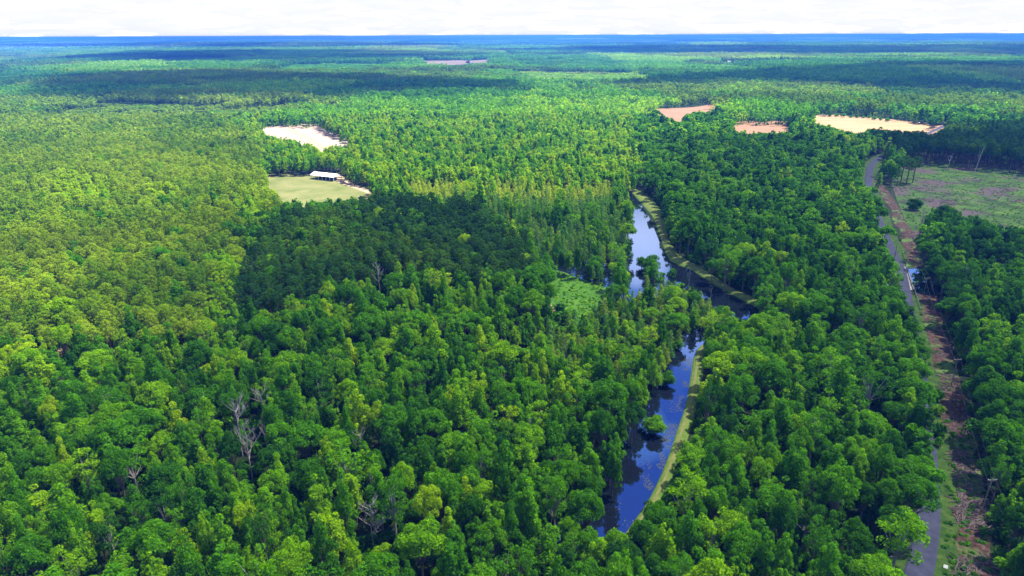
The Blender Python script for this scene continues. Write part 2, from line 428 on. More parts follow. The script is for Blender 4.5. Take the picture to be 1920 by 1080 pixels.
# ------------------------------------------------------------------ setting: ground, fields, water, levee, road
def sheet(name, poly3, mat, z, cuts=0):
    o = bpy.data.objects.new(name, bpy.data.meshes.new(name))
    o.data.from_pydata([(p[0], p[1], z) for p in poly3], [], [tuple(range(len(poly3)))])
    # keep the face pointing up
    o.data.update()
    if o.data.polygons[0].normal.z < 0: o.data.flip_normals()
    o.data.materials.append(mat)
    link(o)
    return tag(o, kind='structure')
def smooth(pts, n=8, closed=False):
    pts = [np.asarray(p, float) for p in pts]
    out = []
    m = len(pts)
    rngi = range(m if closed else m - 1)
    for i in rngi:
        g = (lambda k: pts[k % m]) if closed else (lambda k: pts[min(max(k, 0), m - 1)])
        p0, p1, p2, p3 = g(i - 1), g(i), g(i + 1), g(i + 2)
        for k in range(n):
            t = k / n
            out.append(.5 * ((2 * p1) + (-p0 + p2) * t + (2 * p0 - 5 * p1 + 4 * p2 - p3) * t * t + (-p0 + 3 * p1 - 3 * p2 + p3) * t ** 3))
    if not closed: out.append(pts[-1])
    return out
o = bpy.data.objects.new('ground', bpy.data.meshes.new('ground'))
o.data.from_pydata([(-45000, -2000, 0), (45000, -2000, 0), (45000, 48000, 0), (-45000, 48000, 0)], [], [(0, 1, 2, 3)])
o.data.materials.append(M['ground']); link(o); tag(o, kind='structure')

WATER1 = [(1330, 612), (1316, 650), (1302, 668), (1296, 710), (1287, 760), (1272, 805), (1257, 850), (1238, 898), (1218, 938), (1200, 966), (1180, 1000), (1120, 1030), (1020, 1020), (1040, 975), (1090, 930), (1125, 880), (1140, 820), (1170, 780), (1196, 730), (1218, 685), (1240, 655), (1268, 634), (1290, 617)]
WATER2 = [(1176, 348), (1184, 362), (1199, 380), (1216, 405), (1231, 440), (1248, 482), (1262, 494), (1300, 510), (1345, 541), (1414, 577), (1440, 590), (1425, 606), (1385, 604), (1355, 588), (1320, 562), (1285, 560), (1240, 575), (1190, 570), (1160, 556), (1140, 545), (1124, 535), (1100, 528), (1075, 522), (1040, 512), (1032, 490), (1080, 470), (1130, 450), (1165, 430), (1172, 390)]
WATER3 = [(1640, 496), (1700, 500), (1730, 503), (1790, 510), (1800, 560), (1760, 566), (1725, 552), (1700, 545), (1640, 560)]
for nm, poly in (('canal_water', WATER1), ('canal_water', WATER2), ('pond_water', WATER3)):
    sheet(nm, smooth(G(poly), 4, True), M['water'], .06)
sheet('meadow', smooth(G([(1000, 540), (1020, 510), (1048, 508), (1085, 522), (1130, 538), (1158, 550), (1150, 575), (1120, 605), (1070, 615), (1010, 600)]), 4, True), M['meadow'], .12)
def bare_ground(pts, mat, z=.1, name='field'):
    return sheet(name, smooth(G(pts), 4, True), mat, z)
F1G = [(484, 243), (500, 236), (570, 233), (602, 234), (625, 248), (662, 264), (662, 286), (600, 292), (555, 274), (500, 258)]
F2G = [(494, 330), (560, 328), (640, 330), (655, 345), (692, 358), (706, 366), (690, 380), (640, 396), (560, 396), (510, 384)]
F3AG = [(1180, 205), (1230, 204), (1260, 203), (1300, 201), (1345, 195), (1352, 200), (1310, 216), (1285, 238), (1240, 232), (1180, 214)]
F3BG = [(1365, 229), (1420, 227), (1500, 230), (1500, 252), (1440, 256), (1365, 254)]
F4G = [(1508, 234), (1528, 217), (1580, 216), (1700, 227), (1762, 235), (1752, 253), (1690, 254), (1640, 254), (1570, 256)]
bare_ground(F1G, M['sand'], .1)
bare_ground([(536, 243), (552, 243), (600, 268), (618, 282), (600, 284), (570, 262)], M['dirt'], .16, 'dirt_track')
bare_ground(F2G, M['rows'], .1)
bare_ground(F3AG, M['redsoil'], .15)
bare_ground(F3BG, M['redsoil'], .15)
bare_ground(F4G, M['tansoil'], .15)
bare_ground([(1725, 262), (1752, 240), (1800, 226), (1800, 246), (1760, 262)], M['redsoil'], .2)
bare_ground([(785, 116), (800, 113), (872, 113), (872, 121), (790, 121)], M['farfield'], .6)
bare_ground([(882, 114), (965, 110.5), (965, 114), (885, 119)], M['farfield'], .6)
bare_ground([(100, 648), (124, 648), (123, 668), (102, 668)], M['dirt'], .1)
bare_ground([(456, 484), (478, 484), (477, 506), (458, 506)], M['dirt'], .1)
bare_ground([(1055, 157), (1095, 151), (1124, 151), (1120, 160), (1070, 163)], M['rows'], .4)
bare_ground([(1670, 330), (1700, 308), (1760, 304), (1920, 322), (2100, 335), (2100, 450), (1900, 450), (1800, 420), (1745, 420), (1722, 445), (1704, 430)], M['clearcut'], .1, 'clearcut_ground')
bare_ground([(622, 330), (634, 326), (646, 334), (668, 347), (706, 360), (712, 366), (700, 366), (660, 352), (636, 343)], M['dirt'], .16, 'dirt_track')
bare_ground([(1000, 580), (1016, 570), (1040, 574), (1042, 584), (1010, 590)], M['dirt'], .16, 'dirt_track')

def strip(name, left, right, mat, prof, n=60, mats=None):
    """a lengthwise strip between two edges with a cross profile [(t, z)]"""
    def resample(p):
        p = np.array(smooth(G(p), 6)); d = np.r_[0, np.cumsum(np.linalg.norm(np.diff(p[:, :2], axis=0), axis=1))]
        t = np.linspace(0, d[-1], n)
        return np.stack([np.interp(t, d, p[:, k]) for k in range(3)], 1)
    A, B = resample(left), resample(right)
    mb = MB(); V = []; k = len(prof)
    for i in range(n):
        for t, z in prof:
            q = A[i] * (1 - t) + B[i] * t
            V.append((q[0], q[1], z + (.06 * math.sin(i * 1.7 + t * 9) if 0 < t < 1 else 0)))
    f = []; mi = []
    for i in range(n - 1):
        for j in range(k - 1):
            f.append((i * k + j, i * k + j + 1, (i + 1) * k + j + 1, (i + 1) * k + j))
    mb.add(V, f)
    o = mb.build(name, mats or mat)
    if mats:
        o.data.polygons.foreach_set('material_index', np.array([1 if (j % (k - 1)) in (k // 2 - 1, ) else 0 for j in range(len(f))], dtype=np.int32))
    if sum(p.normal.z for p in o.data.polygons) < 0: o.data.flip_normals()
    return tag(o, kind='structure')
LEV = [(0, .05), (.12, .5), (.32, .75), (.5, .8), (.68, .75), (.86, .5), (1, .1)]
strip('levee', [(1164, 345), (1174, 353), (1188, 364), (1207, 386), (1224, 407), (1233, 430), (1243, 460), (1251, 480), (1262, 492), (1300, 508), (1345, 537), (1412, 573), (1450, 594)],
      [(1168, 343), (1184, 351), (1214, 366), (1232, 385), (1246, 410), (1252, 440), (1264, 465), (1279, 482), (1312, 500), (1347, 524), (1382, 545), (1422, 561), (1462, 582)], M['levee'], LEV, 90, [M['levee'], M['track']])
strip('levee', [(1312, 650), (1301, 668), (1294, 710), (1285, 760), (1270, 805), (1255, 850), (1236, 898), (1214, 940), (1194, 970), (1170, 1004)],
      [(1330, 648), (1322, 670), (1317, 710), (1310, 750), (1298, 795), (1284, 840), (1270, 885), (1252, 925), (1236, 955), (1215, 990)], M['levee'], LEV, 70, [M['levee'], M['track']])

ROAD_PX = [(1676, 1200), (1704, 1120), (1722, 1075), (1732, 1030), (1738, 985), (1740, 940), (1738, 880), (1732, 800), (1720, 700), (1705, 610), (1697, 552), (1689, 510), (1676, 481), (1666, 459), (1656, 436), (1646, 412), (1636, 382), (1629, 348), (1631, 318), (1643, 300), (1672, 285), (1702, 271), (1728, 256), (1756, 243), (1786, 228), (1815, 212), (1850, 198)]
ROAD = smooth(G(ROAD_PX), 8)
def ribbon(name, line, off0, off1, mat, z, base=0.0, wob=0.0, seed=0):
    L = np.array(line); n = len(L)
    d = np.gradient(L[:, :2], axis=0); d /= np.linalg.norm(d, axis=1)[:, None]
    nr = np.stack([d[:, 1], -d[:, 0]], 1)
    w0 = off0 + (wob * (np.array([vnoise(i * .35, 0, seed) for i in range(n)]) - .5) if wob else 0)
    w1 = off1 + (wob * (np.array([vnoise(i * .35, 9, seed + 3) for i in range(n)]) - .5) if wob else 0)
    a = L[:, :2] + nr * np.reshape(w0 + np.zeros(n), (n, 1)); b = L[:, :2] + nr * np.reshape(w1 + np.zeros(n), (n, 1))
    mb = MB(); V = []
    for i in range(n):
        V += [(a[i][0], a[i][1], z), (b[i][0], b[i][1], z)]
    mb.add(V, [(2 * i, 2 * i + 1, 2 * i + 3, 2 * i + 2) for i in range(n - 1)])
    if base < z:
        V2 = []
        for i in range(n):
            aa = a[i] + nr[i] * math.copysign(1.0, off0 - off1) * (z - base) * 1.6; bb = b[i] + nr[i] * math.copysign(1.0, off1 - off0) * (z - base) * 1.6
            V2 += [(a[i][0], a[i][1], z), (aa[0], aa[1], base), (b[i][0], b[i][1], z), (bb[0], bb[1], base)]
        f = []
        for i in range(n - 1):
            f += [(4 * i, 4 * i + 1, 4 * i + 5, 4 * i + 4), (4 * i + 2, 4 * i + 6, 4 * i + 7, 4 * i + 3)]
        mb.add(V2, f)
    o = mb.build(name, mat)
    return tag(o, kind='structure')
vp = lambda p: float(project(np.array([p]))[1][0])
for seg in ([p for p in ROAD if vp(p) > 549], [p for p in ROAD if vp(p) < 505]): ribbon('verge_grass', seg, -6.2, 7.5, M['verge'], .14, wob=2.0, seed=4)
ribbon('road', ROAD, -2.5, 2.5, M['asphalt'], .40, .13)
ROW_PX = [(1640, 338), (1652, 352), (1667, 372), (1683, 402), (1698, 435), (1708, 470), (1722, 512), (1738, 560), (1757, 620), (1777, 690), (1792, 760), (1807, 840), (1818, 920), (1828, 1000), (1842, 1080), (1866, 1200)]
ROW = smooth(G(ROW_PX), 8)
for seg in ([p for p in ROW if vp(p) > 552], [p for p in ROW if vp(p) < 503]): ribbon('brush_strip', seg, -3.0, 3.6, M['brush'], .22, wob=3.0, seed=8)
L_ = np.array(ROAD)[:, :2]
R_ = np.array(ROW)[:, :2]
def dist_line(x, y, L):
    d = np.full(np.shape(x), 1e9)
    for i in range(0, len(L), 2):
        d = np.minimum(d, (x - L[i, 0]) ** 2 + (y - L[i, 1]) ** 2)
    return np.sqrt(d)

# ------------------------------------------------------------------ tree shapes
def unit(n):
    v = rng.normal(size=(n, 3)); return v / np.linalg.norm(v, axis=1)[:, None]
def leaves(mb, c, rad, n, size, up=.35, zmin=-.45, mi=0, flat=.55, tone=None, shell=.30, jit=.75):
    """n ragged leaf clusters over one lobe of a crown"""
    d = unit(int(n * 1.7)); d = d[d[:, 2] > zmin][:n]; n = len(d)
    p = np.asarray(c) + d * np.asarray(rad) * (1 - shell * rng.random(n) ** 1.5 + .10 * rng.random(n))[:, None]
    nr = d * .9 + np.array([0, 0, up]) + unit(n) * jit
    nr /= np.linalg.norm(nr, axis=1)[:, None]
    t = np.cross(nr, unit(n)); t /= np.linalg.norm(t, axis=1)[:, None] + 1e-9
    b = np.cross(nr, t)
    s = size * (.5 + 1.1 * rng.random(n) ** 1.5)
    a = t * s[:, None]; bb = b * (s * flat * (.7 + .6 * rng.random(n)))[:, None]
    j = lambda: (.55 + .7 * rng.random(n))[:, None]
    V = np.stack([p - a * j(), p - bb * j() + nr * (s * .15)[:, None], p + a * j(), p + bb * j()], 1)
    tone = rng.random() if tone is None else tone
    mb.quads(V, np.clip(.35 + .3 * (tone - .5) + .55 * (rng.random(n) - .25), 0, 1), mi)

def limbs(mb, tips, base, r0, mi=1, frac=.9, sides=4):
    for t in tips:
        t = np.asarray(t, float); h = base[2] + (t[2] - base[2]) * .15
        m = np.array([base[0] + (t[0] - base[0]) * .45, base[1] + (t[1] - base[1]) * .45, h + (t[2] - h) * .35])
        e = m + (t - m) * frac
        mb.tube([np.array(base), m, e], [r0, r0 * .7, r0 * .25], sides, mi=mi, caps=False)

def lobes_round(h, r, n):
    L = []; zc = h - r * .95
    for i in range(n):
        d = unit(1)[0]; d[2] = abs(d[2]) * 1.15 - .38
        k = .62 + .36 * rng.random()
        lr = r * (.20 + .15 * rng.random())
        L.append((np.array([d[0] * r * k, d[1] * r * k, zc + d[2] * r * .95 * k]), np.array([lr, lr, lr * .85])))
    L.append((np.array([0, 0, zc]), np.array([r * .55, r * .55, r * .62])))
    return L
def lobes_spire(h, r, n):
    L = []; z0 = h * .35; levels = 6
    for k in range(levels):
        f = k / (levels - 1); z = z0 + (h - z0) * (f * .94)
        R = r * (1 - f ** 1.6) ** .8 * (.75 + .35 * rng.random()); m = max(1, int(round(6 * (1 - f) + .5)))
        a0 = rng.random() * 6.28
        for i in range(m):
            a = a0 + 6.283 * i / m + .5 * (rng.random() - .5)
            lr = r * (.22 + .13 * rng.random()) * (1 - .2 * f)
            q = R * (.55 + .4 * rng.random()); L.append((np.array([math.cos(a) * q, math.sin(a) * q, z + (rng.random() - .5) * 1.8]), np.array([lr, lr, lr * 1.25])))
    L.append((np.array([0, 0, h * .62]), np.array([r * .42, r * .42, h * .27])))
    return L
def lobes_multi(h, r, n):
    L = []
    for k in range(n):
        a = 6.283 * k / n + rng.random(); q = r * .52 * (0.6 + .5 * rng.random()) if k else 0
        hh = h * (.82 + .18 * rng.random())
        for c, s in lobes_spire(hh, r * .58, 0)[4:]:
            L.append((c + np.array([math.cos(a) * q, math.sin(a) * q, 0]), s))
    return L
def lobes_open(h, r, n):
    L = []
    for i in range(n):
        a = rng.random() * 6.283; q = r * math.sqrt(rng.random()) * .85; lr = r * (.17 + .13 * rng.random())
        z = h * (.48 + .5 * rng.random()) - q * .35
        L.append((np.array([math.cos(a) * q, math.sin(a) * q, z]), np.array([lr, lr, lr * .75])))
    return L
def lobes_low(h, r, n):
    L = [(np.array([0, 0, h * .45]), np.array([r * .6, r * .6, h * .34]))]
    for i in range(n):
        d = unit(1)[0]; k = .7 + .25 * rng.random(); lr = r * (.24 + .14 * rng.random())
        L.append((np.array([d[0] * r * k, d[1] * r * k, h * (.48 + .40 * d[2] * k)]), np.array([lr, lr, lr * 1.3])))
    return L
BR_H, PI_H, CY_H = 18.0, 20.0, 14.0
def broadleaf(style, lod):
    mb = MB(); tb = MB()
    h, r = BR_H, {'round': 5.0, 'spire': 4.0, 'multi': 4.6, 'open': 4.4, 'low': 5.0}[style]
    L = {'round': lambda: lobes_round(h, r, 38), 'spire': lambda: lobes_spire(h, r, 0), 'multi': lambda: lobes_multi(h, r, 4), 'open': lambda: lobes_open(h, r, 34), 'low': lambda: lobes_low(h, r, 34)}[style]()
    size, dens = ((.27, 10.5), (.50, 3.6), (1.1, .85))[lod]
    for c, s in L:
        area = 4 * math.pi * ((s[0] * s[2]) ** 1.0)
        leaves(mb, c, s, max(4, int(area * dens * (.62 if style == 'open' else 1))), size)
    top = h * .82
    if lod < 2:
        tb.tube([(0, 0, -.3), (.1, .05, h * .25), (-.1, .1, h * .5), (0, 0, top)], [.34, .27, .2, .06], 7 if lod == 0 else 5, mi=1)
        if lod == 0: limbs(tb, [c for c, s in L[::2]], (0, 0, h * .36), .13)
    return mb, tb, h, r
def pine(lod, seed=0):
    mb = MB(); tb = MB(); h, r = PI_H, 2.9
    n = (46, 26, 10)[lod]; size, dens = ((.24, 15.0), (.42, 6.5), (.9, 2.2))[lod]
    tips = []
    for i in range(n):
        f = i / n; z = h * (.58 + .41 * f); R = r * (1 - ((f - .25) / .85) ** 2) ** .5 if f > .25 else r * (.72 + f)
        a = i * 2.4 + rng.random() * .7; q = R * (.45 + .5 * rng.random()) * (1 if f < .93 else .3)
        lr = (.62 + .3 * rng.random()) * (1, 1.15, 1.7)[lod]
        c = np.array([math.cos(a) * q, math.sin(a) * q, z]); tips.append(c)
        leaves(mb, c, (lr, lr, lr * .72), max(4, int(12.5 * lr * lr * .72 * dens * .75)), size, up=.6, zmin=-.6, flat=.40, shell=.55, jit=.65)
    sides = (7, 5, 3)[lod]
    tb.tube([(0, 0, -.3), (.08, 0, h * .4), (0, .1, h * .75), (0, 0, h * .97)], [.26, .21, .14, .04], sides, mi=1, caps=False)
    if lod == 0:
        for c in tips[::2]:
            tb.tube([(0, 0, c[2] - .8), c * np.array([.55, .55, 1]) + [0, 0, -.35], c], [.07, .05, .02], 3, mi=1, caps=False)
    return mb, tb, h, r
def cypress(lod, style=0):
    mb = MB(); tb = MB(); h, r = CY_H, 2.3
    n = (38, 20, 8)[lod]; size, dens = ((.24, 14.0), (.42, 5.5), (.9, 1.6))[lod]
    for i in range(n):
        f = i / n; z = h * (.22 + .76 * f); R = r * (1 - f) ** .6 * (.9 if style == 0 else .7 + .5 * rng.random())
        a = i * 2.4 + rng.random(); q = R * (.35 + .6 * rng.random()); lr = (.55 + .5 * (1 - f)) * (1, 1.2, 1.6)[lod]
        leaves(mb, (math.cos(a) * q, math.sin(a) * q, z), (lr, lr, lr * .62), max(4, int(12.5 * lr * lr * .62 * dens * .6)), size, up=.5, zmin=-.6, flat=.42, shell=.55, jit=.7)
    sides = (7, 5, 3)[lod]
    tb.tube([(0, 0, -.4), (0, 0, .6), (.08, 0, h * .35), (0, .06, h * .7), (0, 0, h * 1.02)], [.42, .24, .16, .10, .025], sides, mi=1, caps=False)
    if lod == 0:
        for i in range(12):
            z = h * (.35 + .55 * rng.random()); a = rng.random() * 6.28; q = r * (1 - z / h) + .4
            tb.tube([(0, 0, z), (math.cos(a) * q, math.sin(a) * q, z + .5)], [.05, .015], 3, mi=1, caps=False)
    return mb, tb, h, r
def bush(lod):
    mb = MB()
    for i in range(7):
        a = rng.random() * 6.28; q = 1.1 * rng.random(); lr = .7 + .5 * rng.random()
        leaves(mb, (math.cos(a) * q, math.sin(a) * q, .7 + .9 * rng.random()), (lr, lr, lr * .9), int(40 if lod == 0 else 16), .34 if lod == 0 else .6)
    return mb

def merged(mb, tb):
    out = MB()
    for s in (mb, tb):
        if s.n == 0: continue
        k = out.n
        out.v += s.v; out.f += [tuple(i + k for i in q) for q in s.f]; out.var += s.var; out.mi += s.mi; out.n += s.n
    return out
STYLES = ['round', 'spire', 'multi', 'open', 'spire', 'round', 'multi', 'spire', 'round', 'open', 'multi', 'spire']
PALE = [0, 0, 0, 1, 0, 0, 0, 0, 0, 1, 0, 0]
NEAR = {'broadleaf': [], 'pine': [], 'cypress': []}        # lod 0: (crown mesh, trunk mesh, style)
STUFF = {'broadleaf': [], 'pine': [], 'cypress': []}       # lod 0/1/2 merged meshes, in order
def lib(kind, gens, mats):
    for st, g in gens(0):
        mb, tb, h, r = g()
        NEAR[kind].append((mb.mesh(kind + '_crown', mats), tb.mesh(kind + '_trunk', [mats[0], M['palebark']] if st == 'open' else mats), st))
    for lod in (0, 1, 2):
        for st, g in gens(lod):
            if st == 'low': continue
            mb, tb, h, r = g()
            STUFF[kind].append(merged(mb, tb).mesh(kind + '_tree', mats))
lib('broadleaf', lambda lod: [(s, (lambda s=s: broadleaf(s, lod))) for s in STYLES + ['low'] * (lod == 0)], [M['leaf'], M['bark']])
lib('pine', lambda lod: [('pine', (lambda: pine(lod))) for k in range(6)], [M['needle'], M['pinebark']])
lib('cypress', lambda lod: [('cypress', (lambda k=k: cypress(lod, k % 2))) for k in range(6)], [M['cypress'], M['palebark']])
NV = {'broadleaf': len(STYLES), 'pine': 6, 'cypress': 6}
RAD = {'broadleaf': {'round': 5.0, 'spire': 4.0, 'multi': 4.6, 'open': 4.4, 'low': 5.0}, 'pine': {'pine': 2.9}, 'cypress': {'cypress': 2.3}}
HT = {'broadleaf': BR_H, 'pine': PI_H, 'cypress': CY_H}

# ------------------------------------------------------------------ which trees grow where
PINE_POLYS = [
    [(-400, 130), (-100, 180), (60, 192), (300, 188), (420, 190), (440, 232), (468, 250), (500, 330), (520, 392), (455, 398), (436, 440), (455, 470), (400, 560), (385, 625), (250, 630), (150, 650), (90, 635), (-400, 600)],
    [(432, 570), (455, 500), (480, 425), (560, 398), (700, 368), (860, 382), (985, 438), (1000, 500), (950, 535), (760, 500), (650, 522), (600, 545), (500, 590)],
    [(1130, 158), (1300, 150), (1600, 160), (1920, 165), (2300, 170), (2300, 250), (1900, 222), (1800, 205), (1700, 208), (1560, 198), (1480, 196), (1360, 192), (1200, 172)],
    [(1636, 252), (1720, 250), (1960, 235), (2300, 240), (2300, 350), (1960, 325), (1760, 302), (1690, 292)],
]
LIME_IN_PINE = [[(85, 330), (150, 322), (215, 338), (205, 378), (100, 372)], [(408, 480), (445, 478), (440, 570), (385, 615)], [(448, 378), (492, 388), (470, 425)], [(270, 355), (330, 352), (320, 380), (280, 382)], [(90, 555), (128, 560), (120, 625), (92, 620)]]
CYP_POLYS = [[(725, 335), (850, 332), (1140, 333), (1178, 352), (1188, 470), (1090, 505), (1005, 482), (985, 430), (860, 378), (770, 358)]]
CYP_MIX = [[(900, 600), (1010, 598), (1070, 585), (1130, 560), (1170, 530), (1240, 488), (1290, 515), (1370, 565), (1392, 600), (1310, 622), (1250, 670), (1220, 720), (1100, 680), (950, 650)]]

def region(u, v, x, y):
    """kind (0 broadleaf, 1 pine, 2 cypress), tint"""
    n = len(u); u = u + 7 * rng.normal(size=n) + 46 * (fbm(x / 22, y / 22, 91) - .5); v = v + 26 * np.clip(300 / y, 0, 1) * (fbm(x / 22, y / 22, 95) - .5)
    k = np.zeros(n, int); ti = .53 + .19 * rng.normal(size=n) + .35 * (fbm(x / 60, y / 60, 3) - .5)
    r = rng.random(n)
    for p in PINE_POLYS: k[inside(u, v, p)] = 1
    far = y > 1100
    stand = fbm(x / 500, y / 380, 21)
    k[far & (stand > .52)] = 1
    lime = np.zeros(n, bool)
    for p in LIME_IN_PINE: lime |= inside(u, v, p)
    k[(k == 1) & (r < np.where(inside(u, v, PINE_POLYS[1]), .09, .09))] = 0
    k[lime] = 0
    pA = (k == 1) & inside(u, v, PINE_POLYS[0])
    pB = (k == 1) & inside(u, v, PINE_POLYS[1])
    pC = (k == 1) & inside(u, v, PINE_POLYS[2])
    pD = (k == 1) & inside(u, v, PINE_POLYS[3])
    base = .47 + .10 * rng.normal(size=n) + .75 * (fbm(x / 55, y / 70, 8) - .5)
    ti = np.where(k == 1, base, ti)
    ti[pA] += .36; ti[pB] -= .21; ti[pC] += .06; ti[pD] -= .3  # sun and cloud shade put into the tint of the first two stands
    for p in CYP_POLYS:
        q = inside(u, v, p) & (r < .85); k[q] = 2
    for p in CYP_MIX:
        q = inside(u, v, p) & (r < .6); k[q] = 2
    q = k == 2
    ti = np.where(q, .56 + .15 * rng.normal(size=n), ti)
    ti[q & (v < 358)] += .5  # sun on the far swamp edge put into the leaf tint
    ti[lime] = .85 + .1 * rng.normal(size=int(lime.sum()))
    # young hardwoods in the middle tinted lighter for sun, bottomland on the road side darker
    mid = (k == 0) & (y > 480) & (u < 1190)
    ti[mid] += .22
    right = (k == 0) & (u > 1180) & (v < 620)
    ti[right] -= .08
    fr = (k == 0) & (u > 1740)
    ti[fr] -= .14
    return k, np.clip(ti, .02, 1)

def blocked(x, y, rr, hh, low=False):
    b = np.zeros(len(x), bool)
    zc = hh * .68
    pts = [(0, 0, .98), (0, 0, .66), (-.8, 0, .66), (.8, 0, .66), (0, 0, .38), (-.6, 0, .42), (.6, 0, .42), (-.5, 0, .88), (.5, 0, .88), (0, 0, 0.02)]
    for dx, dy, f in pts:
        u, v = project(np.stack([x + dx * rr, y + dy * rr, hh * f], 1))
        for nm, p in CLEAR.items():
            if not (low and nm.startswith('SNAG')): b |= inside(u, v, p)
    b |= dist_line(x, y, L_) < 4.4
    b |= (dist_line(x, y, R_) < 5.0)
    return b
def inframe(x, y, hh, mu=140, mv=150):
    u, v = project(np.stack([x, y, hh], 1)); u0, v0 = project(np.stack([x, y, hh * 0], 1))
    return (u > -mu) & (u < 1920 + mu) & (v < 1080 + mv) & (v > 30)

TREES = []      # accepted: x, y, kind, tint, radius, height, variant
cell = 6.0
grid = {}
def try_place(x, y, r):
    ci, cj = int(math.floor(x / cell)), int(math.floor(y / cell))
    for a in (-1, 0, 1):
        for b in (-1, 0, 1):
            for (px, py, pr) in grid.get((ci + a, cj + b), ()):
                if (px - x) ** 2 + (py - y) ** 2 < (.62 * (pr + r)) ** 2: return False
    grid.setdefault((ci, cj), []).append((x, y, r))
    return True
def special(px, h, r, kind, var, tint, reserve=True):
    g = ground(*px)
    if reserve: try_place(g[0], g[1], r)
    return dict(x=g[0], y=g[1], k=kind, h=h, r=r, var=var, t=tint)
SPECIAL = []
def sp(px, h, r, kind, var, tint, label, cat='tree', name=None, group=None):
    d = special(px, h, r, kind, var, tint); d.update(label=label, cat=cat, name=name, group=group); SPECIAL.append(d)
sp((1008, 570), 20, 8.6, 'broadleaf', 0, .42, 'broad round-headed tree standing alone at the meadow edge above bare earth')
sp((965, 560), 16, 6.0, 'broadleaf', 5, .25, 'dark round tree beside the broad lone meadow tree')
sp((1113, 521), 13, 4.8, 'broadleaf', 12, .5, 'full pale green tree standing between the meadow and the swamp pond')
sp((1160, 521), 14, 4.8, 'cypress', 3, .40, 'spreading cypress with dark reflection standing in the open swamp pond')
sp((1220, 512), 11, 4.8, 'broadleaf', 12, .45, 'full green tree rising from the bright water near the levee bend')
sp((1203, 503), 7, 3.0, 'broadleaf', 12, .50, 'small round tree beside the larger one in the levee bend water')
sp((1226, 812), 6.5, 3.6, 'broadleaf', 12, .62, 'round bushy willow growing alone out of the blue canal')
sp((1250, 722), 6, 3.0, 'broadleaf', 12, .36, 'dark shrub hanging over the blue canal from the swamp bank')
sp((1270, 655), 4, 2.0, 'broadleaf', 12, .5, 'small round shrub in the water at the canal head')
sp((1712, 394), 9, 5.2, 'broadleaf', 12, .08, 'dark full-skirted round tree standing alone in the clearcut')
sp((1768, 410), 10, 6.0, 'broadleaf', 12, .14, 'dark dome-shaped tree at the lower edge of the clearcut')
sp((1655, 331), 25, 3.2, 'pine', 1, .12, 'tall dark pine standing beside the road bend with bare trunk')
sp((1664, 336), 19, 3.2, 'pine', 2, .15, 'shorter dark pine close behind the tall road bend pine')
sp((1689, 340), 23, 5.0, 'pine', 0, .28, 'slender pine left standing in the clearcut nearest the road bend')
sp((1699, 346), 22, 5.4, 'pine', 3, .34, 'pine with wide crown left standing in the middle of the clearcut clump')
sp((1711, 343), 23, 5.2, 'pine', 4, .30, 'pine on the clearcut clump side facing the open slash')
sp((1681, 350), 15, 3.2, 'pine', 5, .25, 'low pine at the foot of the clearcut clump beside the brush strip')

# big trees leaning their crowns over the near side of the road
ROADSIDE = []
for k_, (v_, r_) in enumerate([(1050, 4.6), (1006, 5.2), (966, 5.8), (925, 5.6), (880, 6.2), (838, 5.6), (795, 6.0), (752, 5.6), (715, 6.2), (678, 5.6), (640, 5.8), (606, 5.2), (470, 5.4), (440, 5.0)]):
    c_ = min(ROAD, key=lambda p: abs(float(project(np.array([p]))[1][0]) - v_))
    x_, y_ = c_[0] - (7.5 if v_ > 1020 else 5.2), c_[1]
    if try_place(x_, y_, r_): ROADSIDE.append((x_, y_, 0, (.22, .34, .5, .3, .42)[k_ % 5], r_, 15.5 + (k_ * 7 % 4), (0, 5, 8, 10, 2, 6)[k_ % 6]))

for k_, (u_, v_) in enumerate([(1092, 962), (1116, 936), (1142, 910), (1152, 880), (1158, 850), (1166, 820), (1178, 790), (1190, 760), (1204, 726), (1218, 694), (1236, 664)]):
    g_ = ground(u_, v_); r_ = (3.4, 2.8, 3.8, 3.0)[k_ % 4]
    if try_place(g_[0], g_[1], r_): ROADSIDE.append((g_[0], g_[1], 0, (.42, .55, .35, .5)[k_ % 4], r_, (15, 13, 16, 12.5)[k_ % 4], (2, 1, 6, 7, 10)[k_ % 5]))

for k_, (u_, v_) in enumerate([(1418, 640), (1392, 646), (1366, 650), (1346, 645), (1440, 632), (1330, 676), (1378, 668), (1408, 664)]):
    g_ = ground(u_, v_); r_ = (3.6, 3.0, 3.4, 2.6)[k_ % 4]
    if try_place(g_[0], g_[1], r_): ROADSIDE.append((g_[0], g_[1], 0, (.42, .6, .5, .36)[k_ % 4], r_, (12, 11, 13, 10)[k_ % 4], (2, 0, 6, 5, 10)[k_ % 5]))

